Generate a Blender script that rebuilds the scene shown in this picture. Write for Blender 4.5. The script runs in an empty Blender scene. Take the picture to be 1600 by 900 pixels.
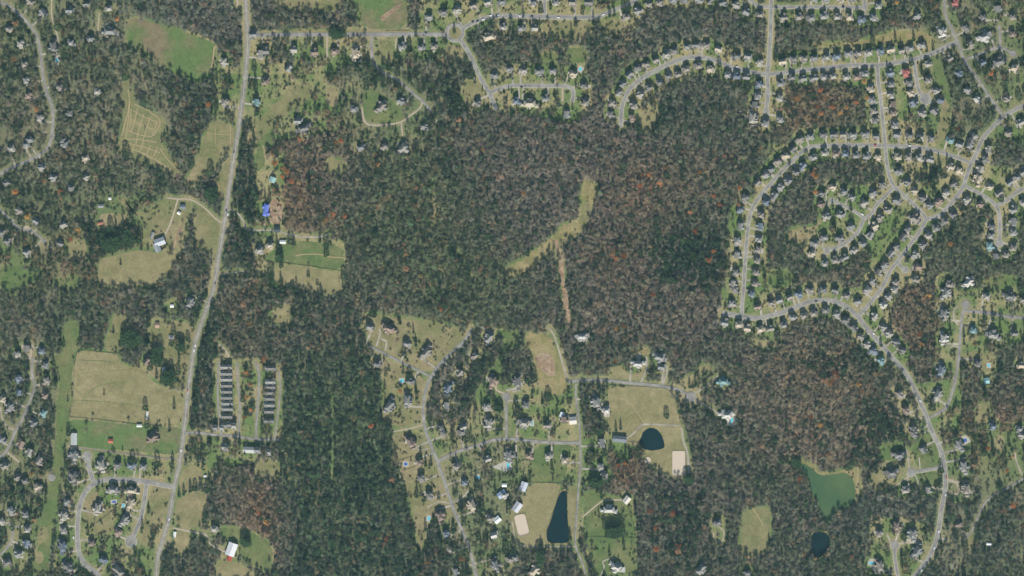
import bpy, bmesh, math, random
import numpy as np
from mathutils import Vector, Matrix
R = math.radians
random.seed(7); rng = np.random.default_rng(11)
S = 1.25                                  # metres per photograph pixel
def W(px, py): return ((px-800)*S, (450-py)*S)
sc = bpy.context.scene
# ------------------------------------------------------------------ camera, light
CAM_H = 5200.0
cam = bpy.data.objects.new('camera', bpy.data.cameras.new('camera')); sc.collection.objects.link(cam)
cam.location = (0, 0, CAM_H); cam.rotation_euler = (0, 0, 0)
cam.data.sensor_width = 36; cam.data.lens = 36*CAM_H/(1600*S); cam.data.clip_start = 10; cam.data.clip_end = 60000
sc.camera = cam
SUN_EL = 32
w = bpy.data.worlds.new('World'); sc.world = w; w.use_nodes = True
nt = w.node_tree; nt.nodes.clear()
sky = nt.nodes.new('ShaderNodeTexSky'); sky.sky_type = 'NISHITA'; sky.sun_disc = False
sky.sun_elevation = R(SUN_EL); sky.sun_rotation = R(180)
bg = nt.nodes.new('ShaderNodeBackground'); bg.inputs[1].default_value = 0.065
ow = nt.nodes.new('ShaderNodeOutputWorld'); nt.links.new(sky.outputs[0], bg.inputs[0]); nt.links.new(bg.outputs[0], ow.inputs[0])
sun = bpy.data.objects.new('sun', bpy.data.lights.new('sun', 'SUN')); sc.collection.objects.link(sun)
sun.data.energy = 5.0; sun.data.angle = R(0.5); sun.data.color = (1.0, 0.965, 0.90)
sun.rotation_euler = (R(90-SUN_EL), 0, R(3))
sc.view_settings.view_transform = 'Standard'; sc.view_settings.look = 'None'
sc.view_settings.exposure = 0.7; sc.view_settings.gamma = 1.0; sc.view_settings.use_curve_mapping = False
HAZE = 0.0000115

# ------------------------------------------------------------------ helpers
def link(o): sc.collection.objects.link(o); return o
def tag(o, label=None, cat=None, group=None, kind=None):
    if label: o['label'] = label
    if cat: o['category'] = cat
    if group: o['group'] = group
    if kind: o['kind'] = kind
    return o
def empty(name, loc, rz=0):
    o = bpy.data.objects.new(name, None); link(o); o.location = loc; o.rotation_euler = (0, 0, rz); o.empty_display_size = 2; return o
def mesh_obj(name, verts, faces, mat, parent=None, smooth=False):
    me = bpy.data.meshes.new(name); me.from_pydata(verts, [], faces); me.validate()
    for m in (mat if isinstance(mat, (list, tuple)) else [mat]): me.materials.append(m)
    if smooth: me.polygons.foreach_set('use_smooth', [True]*len(me.polygons))
    o = bpy.data.objects.new(name, me); link(o)
    if parent: o.parent = parent
    return o
def inst(name, me, parent=None, loc=(0,0,0), rz=0, sc_=None, color=None):
    o = bpy.data.objects.new(name, me); link(o); o.location = loc; o.rotation_euler = (0,0,rz)
    if sc_: o.scale = sc_
    if parent: o.parent = parent
    if color: o.color = (*color, 1)
    return o
class MB:
    def __init__(s): s.v = []; s.f = []
    def add(s, v, f):
        n = len(s.v); s.v += v; s.f += [tuple(i+n for i in q) for q in f]
    def box(s, x0, x1, y0, y1, z0, z1):
        s.add([(x0,y0,z0),(x1,y0,z0),(x1,y1,z0),(x0,y1,z0),(x0,y0,z1),(x1,y0,z1),(x1,y1,z1),(x0,y1,z1)],
              [(0,3,2,1),(4,5,6,7),(0,1,5,4),(1,2,6,5),(2,3,7,6),(3,0,4,7)])
    def roof(s, x0, x1, y0, y1, z, h, axis, hip):
        o = .45; x0 -= o; x1 += o; y0 -= o; y1 += o
        if axis == 'x':
            k = (y1-y0)/2*hip; m = (y0+y1)/2; a = (x0+k, m, z+h); b = (x1-k, m, z+h)
            v = [(x0,y0,z),(x1,y0,z),(x1,y1,z),(x0,y1,z),a,b]
            f = [(0,1,5,4),(2,3,4,5),(1,2,5),(3,0,4),(0,3,2,1)]
        else:
            k = (x1-x0)/2*hip; m = (x0+x1)/2; a = (m, y0+k, z+h); b = (m, y1-k, z+h)
            v = [(x0,y0,z),(x1,y0,z),(x1,y1,z),(x0,y1,z),a,b]
            f = [(0,1,4),(1,2,5,4),(2,3,5),(3,0,4,5),(0,3,2,1)]
        s.add(v, f)
    def me(s, name, mat):
        m = bpy.data.meshes.new(name); m.from_pydata(s.v, [], s.f); m.materials.append(mat); return m
    def tube(s, a, b, r0, r1, n=5):
        a = Vector(a); b = Vector(b); d = (b-a).normalized(); u = d.orthogonal().normalized(); t = d.cross(u)
        v = []
        for p, r in ((a, r0), (b, r1)):
            for i in range(n):
                q = p+(u*math.cos(2*math.pi*i/n)+t*math.sin(2*math.pi*i/n))*r; v.append(tuple(q))
        s.add(v, [(i, (i+1) % n, n+(i+1) % n, n+i) for i in range(n)]+[tuple(range(n, 2*n))])

def value_noise(h, w_, cell, seed):
    g = np.random.default_rng(seed).random((int(h/cell)+3, int(w_/cell)+3))
    y = np.arange(h)/cell; x = np.arange(w_)/cell
    yi = y.astype(int); xi = x.astype(int); fy = y-yi; fx = x-xi
    fy = (fy*fy*(3-2*fy))[:, None]; fx = (fx*fx*(3-2*fx))[None, :]
    a = g[yi][:, xi]; b = g[yi][:, xi+1]; c = g[yi+1][:, xi]; d = g[yi+1][:, xi+1]
    return (a*(1-fx)+b*fx)*(1-fy)+(c*(1-fx)+d*fx)*fy
def fbm(h, w_, cell, seed, o=4):
    t = 0; a = 1; n = 0
    for k in range(o): t = t+a*value_noise(h, w_, max(cell/2**k, 1.01), seed+k*17); n += a; a *= .55
    return t/n

# ------------------------------------------------------------------ materials
def mat(name, base, rough=.9, vary=0.25, scale=.2, spec=.2, source=None, second=None, second_scale=.03, bump=0, attr=None, metal=0, stretch=None, second_amt=(.42, .58)):
    m = bpy.data.materials.new(name); m.use_nodes = True; n = m.node_tree; n.nodes.clear(); L = n.links.new
    out = n.nodes.new('ShaderNodeOutputMaterial'); p = n.nodes.new('ShaderNodeBsdfPrincipled'); L(p.outputs[0], out.inputs[0])
    p.inputs['Roughness'].default_value = rough; p.inputs['Specular IOR Level'].default_value = spec; p.inputs['Metallic'].default_value = metal
    if source == 'object': c = n.nodes.new('ShaderNodeObjectInfo').outputs['Color']
    elif source in ('GEOMETRY', 'INSTANCER'):
        a = n.nodes.new('ShaderNodeAttribute'); a.attribute_type = source; a.attribute_name = attr; c = a.outputs['Color']
    else:
        rgb = n.nodes.new('ShaderNodeRGB'); rgb.outputs[0].default_value = (*base, 1); c = rgb.outputs[0]
    geo = n.nodes.new('ShaderNodeNewGeometry'); pos = geo.outputs['Position']
    if stretch:
        mp = n.nodes.new('ShaderNodeMapping'); mp.inputs['Rotation'].default_value[2] = stretch[0]; mp.inputs['Scale'].default_value = (1, stretch[1], 1)
        L(pos, mp.inputs[0]); pos2 = mp.outputs[0]
    else: pos2 = pos
    if second:
        nz = n.nodes.new('ShaderNodeTexNoise'); nz.inputs['Scale'].default_value = second_scale; nz.inputs['Detail'].default_value = 7; nz.inputs['Roughness'].default_value = .62
        L(pos2, nz.inputs['Vector'])
        mr = n.nodes.new('ShaderNodeMapRange'); mr.inputs[1].default_value = second_amt[0]; mr.inputs[2].default_value = second_amt[1]; L(nz.outputs[0], mr.inputs[0])
        mx = n.nodes.new('ShaderNodeMix'); mx.data_type = 'RGBA'; L(mr.outputs[0], mx.inputs[0]); L(c, mx.inputs[6]); mx.inputs[7].default_value = (*second, 1); c = mx.outputs[2]
    if vary:
        nz = n.nodes.new('ShaderNodeTexNoise'); nz.inputs['Scale'].default_value = scale; nz.inputs['Detail'].default_value = 6; nz.inputs['Roughness'].default_value = .7
        L(pos, nz.inputs['Vector'])
        mr = n.nodes.new('ShaderNodeMapRange'); mr.inputs[1].default_value = .3; mr.inputs[2].default_value = .7; mr.inputs[3].default_value = 1-vary; mr.inputs[4].default_value = 1+vary; L(nz.outputs[0], mr.inputs[0])
        vm = n.nodes.new('ShaderNodeVectorMath'); vm.operation = 'SCALE'; L(c, vm.inputs[0]); L(mr.outputs[0], vm.inputs['Scale']); c = vm.outputs[0]
    if second and base and base[1] > .09 and rough > .6:
        nz = n.nodes.new('ShaderNodeTexNoise'); nz.inputs['Scale'].default_value = .07; nz.inputs['Detail'].default_value = 8; nz.inputs['Roughness'].default_value = .75; nz.inputs['Distortion'].default_value = .6
        L(pos, nz.inputs['Vector']); mr = n.nodes.new('ShaderNodeMapRange'); mr.inputs[1].default_value = .32; mr.inputs[2].default_value = .68; mr.inputs[3].default_value = .72; mr.inputs[4].default_value = 1.24; L(nz.outputs[0], mr.inputs[0])
        vm = n.nodes.new('ShaderNodeVectorMath'); vm.operation = 'SCALE'; L(c, vm.inputs[0]); L(mr.outputs[0], vm.inputs['Scale']); c = vm.outputs[0]
    L(c, p.inputs['Base Color'])
    if bump:
        nb = n.nodes.new('ShaderNodeTexNoise'); nb.inputs['Scale'].default_value = .8; nb.inputs['Detail'].default_value = 4; L(pos, nb.inputs['Vector'])
        bp = n.nodes.new('ShaderNodeBump'); bp.inputs['Strength'].default_value = bump; bp.inputs['Distance'].default_value = .4; L(nb.outputs[0], bp.inputs['Height']); L(bp.outputs[0], p.inputs['Normal'])
    return m
TAN = (.235,.185,.095); GRN = (.095,.135,.04); DGRN = (.055,.105,.035)
M = dict(
 ground=mat('ground_cover', None, source='GEOMETRY', attr='cover', vary=.38, scale=.22, bump=.6),
 tanfield=mat('dry_grass_field', (.235,.198,.10), vary=.16, scale=.25, second=(.165,.155,.065), second_scale=.012, stretch=(.1,2.2), second_amt=(.4,.68)),
 greenfield=mat('green_grass_field', (.095,.14,.042), vary=.2, scale=.25, second=(.17,.135,.075), second_scale=.012, second_amt=(.47,.62)),
 green=mat('green_turf', (.085,.125,.038), vary=.2, scale=.25, second=(.15,.15,.06), second_scale=.02, second_amt=(.42,.66)),
 mixed=mat('mown_grass', (.15,.15,.06), vary=.2, scale=.25, second=(.235,.19,.10), second_scale=.016, second_amt=(.4,.62)),
 meadow=mat('meadow_grass', (.19,.17,.078), vary=.22, scale=.3, second=(.13,.14,.055), second_scale=.03, second_amt=(.42,.65)),
 straw=mat('straw_meadow', (.25,.20,.095), vary=.25, scale=.3, second=(.15,.15,.05), second_scale=.04, second_amt=(.42,.65)),
 path=mat('mown_path', (.30,.235,.125), vary=.15, scale=.3),
 bare=mat('bare_soil', (.22,.145,.09), vary=.3, scale=.2, second=(.3,.22,.14), second_scale=.05),
 sand=mat('arena_sand', (.47,.385,.30), vary=.06, scale=.3),
 asphalt=mat('weathered_asphalt', (.25,.235,.21), vary=.14, scale=.15, second=(.19,.18,.165), second_scale=.05),
 kerb=mat('kerb_concrete', (.40,.37,.30), vary=.12, scale=.3),
 concrete=mat('drive_concrete', (.36,.325,.26), vary=.16, scale=.2, second=(.25,.225,.18), second_scale=.05),
 gravel=mat('drive_gravel', (.34,.285,.205), vary=.2, scale=.3),
 paint=mat('lane_paint', (.6,.5,.25), vary=.1),
 wallm=mat('house_wall', None, source='object', vary=.06, scale=.5),
 roofm=mat('roof_shingle', None, source='object', vary=.16, scale=.7, rough=.85),
 roofall=mat('roof_shingle_mixed', None, source='GEOMETRY', attr='tint', vary=.16, scale=.7, rough=.85),
 brick=mat('chimney_brick', (.22,.11,.08), vary=.15, scale=1),
 gdoor=mat('garage_door_paint', (.7,.68,.63), vary=.03), glass=mat('window_glass', (.03,.04,.05), rough=.1, vary=0, spec=.6),
 water=mat('pond_water', (.004,.016,.020), rough=.25, vary=.3, scale=.03, spec=.08),
 algae=mat('algae_water', (.040,.085,.032), rough=.5, vary=.08, scale=.04, spec=.3, second=(.068,.105,.036), second_scale=.008),
 pool=mat('pool_water', (.10,.42,.50), rough=.1, vary=.05), bluecover=mat('pool_cover', (.04,.10,.30), rough=.5, vary=.05),
 deck=mat('pool_deck', (.36,.335,.28), vary=.08),
 bark=mat('tree_bark', (.13,.105,.085), vary=.2, scale=2),
 leaf=mat('tree_crown', None, source='object', vary=.3, scale=.5, rough=.95, spec=.1),
 leafi=mat('woodland_crown', None, source='INSTANCER', attr='tint', vary=.2, scale=.5, rough=.95, spec=.1),
 car=mat('car_paint', None, source='object', vary=0, rough=.3, spec=.5), tyre=mat('tyre_rubber', (.02,.02,.02), vary=0),
 fence=mat('fence_timber', (.06,.05,.04), vary=.1), blue=mat('blue_tarpaulin', (.12,.17,.50), vary=.3, scale=.5), 
)

# ------------------------------------------------------------------ map data (photograph pixels)
def parse(s):
    """'01: x,yopt x,y; 11: ...' -> px list; tile digits column,row; coordinates inside a four times enlarged tile"""
    out = []
    for part in s.split(';'):
        if not part.strip(): continue
        t, pts = part.split(':'); c, r = int(t.strip()[0]), int(t.strip()[1])
        for p in pts.split():
            x, y = p.split(','); o = ''
            while y and y[-1].isalpha(): o = y[-1]+o; y = y[:-1]
            out.append((c*400+float(x)/4, r*225+float(y)/4, o))
    return out
ROADS = [  # name, description, width px, points, kerb, closed ends (bulb radius)
 ('road','the long north-south country road',6.6,'384,-30 384,0 386,38 387,62 385,100 381,140 375,185 369,225 364,255 359,287 354,325 349,360 342,400 334,450 325,477 314,507 305,537 299,575 294,610 290,650 287,675 284,700 279,732 272,762 265,805 255,842 247,870 244,900 240,930',0,0),
 ('road','the wooded lane far northwest',4.6,'-30,-4 0,4 15,10 32,24 47,40 59,60 64,87 67,117 74,147 82,170 82,200 77,226 67,238 50,249 30,257 12,265 0,272 -20,282',0,0),
 ('road','the west cul-de-sac',3.6,'-10,318 8,335 20,348 32,357 50,362 62,370 69,377',0,3),
 ('road','the straight top road west of the roundabout',6.2,'386,56 410,55 437,54 500,54 560,54 640,53.5 697,54',0,0),
 ('road','the street east of the roundabout',5.4,'724,44 745,33 770,25.5 800,25 837,26 875,27 925,27 940,24 962,15 980,8 992,0 1004,-20',1,0),
 ('road','the street southeast of the roundabout',5.6,'720,63 735,87 750,120 764,145 776,172',1,0),
 ('road','the short hooked upper street',5,'764,146 782,138 800,134 837,134 875,134.5 889,136 896,143 894,160',1,0),
 ('road','the winding upper lane',3.8,'581,55 581,85 585,100 600,114 617,122 630,132 650,150 662,160 673,174',0,0),
 ('driveway','',2.6,'660,160 655,170 640,181 625,191 600,195 577,195 568,185 566,168',0,0),
 ('driveway','',2,'627,192 629,212',0,0),
 ('driveway','',2.5,'879,136 879,158',0,0),
 ('road','the curving upper street',5.6,'970,198 971,175 974,160 982,142 997,127 1017,114 1045,100 1067,92 1092,89.5 1117,94 1140,104 1162,110 1185,115 1200,116 1225,114 1262,109 1300,105 1337,102 1370,102 1400,98 1430,92 1462,81 1480,72 1495,66',1,0),
 ('road','the top right connector street',5.6,'1206,-20 1205,12 1204,50 1201,100 1199,116 1200,145 1198,165 1197,174',1,4.5),
 ('road','the top edge street',4.6,'1168,-12 1175,3 1185,9 1205,11 1250,11 1300,11 1351,12',1,4),
 ('road','the top edge side street',4,'1350,-15 1351,14',1,0),
 ('road','the top middle side street',4.6,'851,-15 851,26',1,0),
 ('road','the straight street below the upper right junction',4.8,'1371,102 1372,125 1376,155 1379,185 1383,225 1385,250 1389,272 1396,290 1408,302 1425,317 1438,331 1446,342 1437,362 1420,385 1405,405 1390,425 1378,450 1365,467 1347,488 1340,496',1,0),
 ('road','',5,'1403,408 1408,417 1414,421',1,5),
 ('road','the upper right cul-de-sac',4.6,'1428,93 1431,117 1436,142 1446,155',1,8.5),
 ('road','the northeast lane',4.2,'1476,-20 1477,22 1487,45 1497,67 1505,90 1515,107 1530,127 1545,150 1565,178',0,0),
 ('road','',3.8,'1507,94 1525,87 1550,77 1562,72 1561,40',0,0),
 ('road','',3.8,'1563,73 1583,84',0,5),
 ('road','the diagonal northeast road',5.4,'1630,150 1600,165 1585,172 1565,184 1550,200 1537,215 1530,228 1524,243 1517,257 1510,275 1505,292 1495,307 1482,322 1470,335 1446,343',1,0),
 ('road','the long loop street on the right',4.8,'1517,255 1495,246 1470,238 1440,231 1412,229 1384,228 1350,227 1312,227 1282,228 1262,231 1247,243 1227,262 1205,286 1188,306 1176,325 1170,345 1167,375 1164,412 1162,450 1160,470 1159,493',1,0),
 ('road','the lower right collector road',6.2,'1128,489 1145,492 1160,494.5 1178,497 1200,494 1220,489 1245,479 1267,471 1287,469 1307,472 1325,481 1340,494 1352,510 1365,525 1380,542 1397,562 1413,580 1425,600 1435,622 1445,645 1451,662 1459,680 1468,698 1474,720 1477,745 1476,770 1471,795 1467,825 1462,847 1452,870 1440,887 1425,905 1405,925',1,0),
 ('road','the right side street',4.2,'1452,653 1472,642 1482,630 1490,605 1496,575 1499,545 1501,515 1504,490 1509,476',0,6.5),
 ('road','the far right side street',4.4,'1504,486 1522,487 1550,490 1575,495 1630,499',0,0),
 ('road','the right forked street',4.6,'1508,291 1527,300 1542,310 1554,319 1561,332 1562,350 1562,365 1561,380',1,6),
 ('road','',4.6,'1556,322 1575,312 1590,300 1630,280',1,0),
 ('road','the inner loop street',4.2,'1396,293 1385,305 1370,320 1362,334 1350,342 1342,360 1325,377 1310,386 1293,391',1,5),
 ('road','',3.8,'1350,341 1335,330 1317,321 1300,314',1,4.5),
 ('road','the lower left loop street',6.4,'271,761 250,757 230,753 200,750 180,749 162,750 147,756 135,767 126,785 122,810 121,835 123,862 132,880 150,896 175,925',1,0),
 ('road','',6,'147,754 140,735 136,713',1,7),
 ('road','the lower left inner street',5.6,'229,755 226,780 220,810 212,830 205,846',1,9),
 ('road','the townhouse street',4,'288,677 310,676 330,679 360,681 400,686 436,687',0,0),
 ('road','',3,'342,565 341,590 340,612 343,650 346,678',0,0),
 ('road','',3,'371,566 372,600 375,630 374,658 373,680',0,0),
 ('road','',3.4,'399,566 404,580 405,600 402,640 400,684',0,0),
 ('road','',2.4,'424,572 435,582 438,600 437,625 433,655 430,685',0,0),
 ('driveway','',3.4,'342,538 352,548 358,558',0,0),
 ('road','the middle west lane',3.4,'575,540 600,552 625,565 650,577 672,588',0,0),
 ('road','the lower middle winding road',4.8,'738,513 730,526 722,536 705,552 687,570 675,587 666,607 662,630 662,655 666,675 675,700 685,725 697,760 705,785 717,817 730,847 737,870 744,900 750,930',0,0),
 ('driveway','',2,'662,664 637,670 612,675',0,0),
 ('road','the lower middle cross street',4.6,'684,721 712,707 750,695 770,688 800,686 837,690 875,692 905,692',0,0),
 ('road','the lower middle cul-de-sac',3.8,'791,688 791,650 791,620',0,6),
 ('road','the narrow lane beside the ponds',2.8,'900,600 900,622 904,650 906,675 907,725 904,762 901,800 899,837 900,855 910,880 919,910',0,0),
 ('road','the estate road above the horse field',4.8,'888,597 912,594 950,595 1000,600 1037,604 1062,610 1079,620',0,8),
 ('driveway','',2.2,'888,597 877,560 867,527 858,512',0,0),
 ('driveway','',2.2,'1084,624 1105,635 1117,642 1122,650',0,0), ('driveway','',2.2,'1084,616 1107,600 1122,587',0,0),
 ('driveway','',2.6,'1001,598 1010,575 1010,557',0,0), ('driveway','',3.2,'1034,602 1041,587 1041,572 1030,571',0,0),
 ('driveway','',2.6,'906,594 ,'.replace(' ,','')+' 908,590',0,0),
 ('driveway','',2.4,'975,688 990,677 1002,665 1015,663 1062,665',0,0), ('driveway','',3.2,'1065,668 1068,690 1074,708 1077,750',0,0),
 ('road','the far left lane',4,'51,558 50,582 54,605 45,630 35,655 25,672 15,695 8,707 -12,722',0,0),
 ('driveway','',2.4,'12,707 30,722',0,0), ('driveway','',2.4,'22,672 10,665 3,652 1,636',0,0),
 ('driveway','',2.2,'51,560 40,550 34,540',0,0), ('driveway','',2.6,'48,560 50,540 51,538',0,0),
 ('road','',4,'80,748 81,746',0,6),
 ('road','',3,'15,816 20,837 10,857 -10,875',0,0),
 ('road','',4.2,'1474,729 1445,735 1424,738',1,6.5), ('road','',4.6,'1408,920 1401,890 1398,870 1398,852',1,6.5),
 ('driveway','',3,'1465,840 1480,843',0,0),
 ('road','the lower right lane',2.6,'1502,847 1517,832 1525,815 1535,792 1550,775 1575,762 1600,747 1620,735',0,0), ('driveway','',2.2,'1586,708 1588,720 1597,742',0,0),
 ('driveway','',2.6,'1480,749 1492,753 1498,762 1496,771 1480,770',0,0),
 ('driveway','',2.4,'349,346 343,346 335,340 322,327 307,316 293,311 278,311 262,309',0,0), ('driveway','',2.6,'278,311 272,332 265,352 256,370',0,0),
 ('driveway','',2.4,'357,327 370,332 380,345 385,357 400,360 427,360 465,369 500,370 514,364',0,0),
 ('driveway','',2,'343,428 370,425 392,424',0,0),
 ('driveway','',2.4,'107,697 175,706 237,714 281,718',0,0),
 ('driveway','',2.8,'270,825 300,831 322,836 329,850 352,862',0,0),
 ('driveway','',2.4,'511,57 511,90',0,0), ('driveway','',2.2,'619,60 618,76',0,0),
 ('driveway','',3,'675,117 675,117.1',0,0),
 ('driveway','',2.4,'910,808 922,798 934,788 945,782 972,781',0,0), ('driveway','',2.2,'938,902 944,885 942,877 960,872',0,0),
 ('driveway','',2.4,'898,854 835,854 815,852 806,843 800,815',0,0),
 ('driveway','',1.8,'1115,832 1116,842 1125,848 1131,840 1130,828 1124,824',0,0),
 ('driveway','',2.4,'705,786 722,778 732,766',0,0), ('driveway','',1.8,'705,787 685,784 668,793',0,0),
 ('driveway','',1.6,'672,700 656,703 645,696',0,0),
 ('driveway','',2.6,'800,612 806,611 814,604',0,0), ('driveway','',2.6,'791,616 776,609 775,597',0,0),
 ('driveway','',3,'588,541 594,520 592,514',0,0), ('driveway','',3,'602,548 604,534 596,530',0,0),
 ('driveway','',2,'1423,742 1412,750 1395,762',0,0), ('driveway','',2,'1421,735 1418,712 1416,702',0,0), ('driveway','',2,'1438,735 1436,715',0,0), ('driveway','',2,'1430,742 1438,760',0,0),
 ('driveway','',2.6,'1398,850 1403,835 1410,825 1411,816',0,0), ('driveway','',2.4,'1393,850 1386,835',0,0), ('driveway','',3.6,'1403,850 1420,847 1434,845',0,0),
 ('driveway','',2.4,'1474,708 1490,704 1500,700',0,0),
 ('driveway','',1.8,'1497,543 1490,540 1480,545',0,0), ('driveway','',2.2,'1497,507 1491,500 1490,485 1497,478',0,0),
 ('driveway','',2.2,'1448,655 1430,650 1420,646',0,0), ('driveway','',2,'1480,637 1472,628 1466,622',0,0),
 ('driveway','',2,'85,30 82,26 88,50 93,65 95,75',0,0),('driveway','',2,'81,-5 81,26 88,50 94,75',0,0), ('driveway','',1.8,'155,20 154,52 165,55',0,0),
 ('driveway','',3,'370,-5 372,10',0,0),
]
ROADS = [r for r in ROADS if r[3] not in ('675,117 675,117.1', '906,594, 908,590', '85,30 82,26 88,50 93,65 95,75')]
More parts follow.
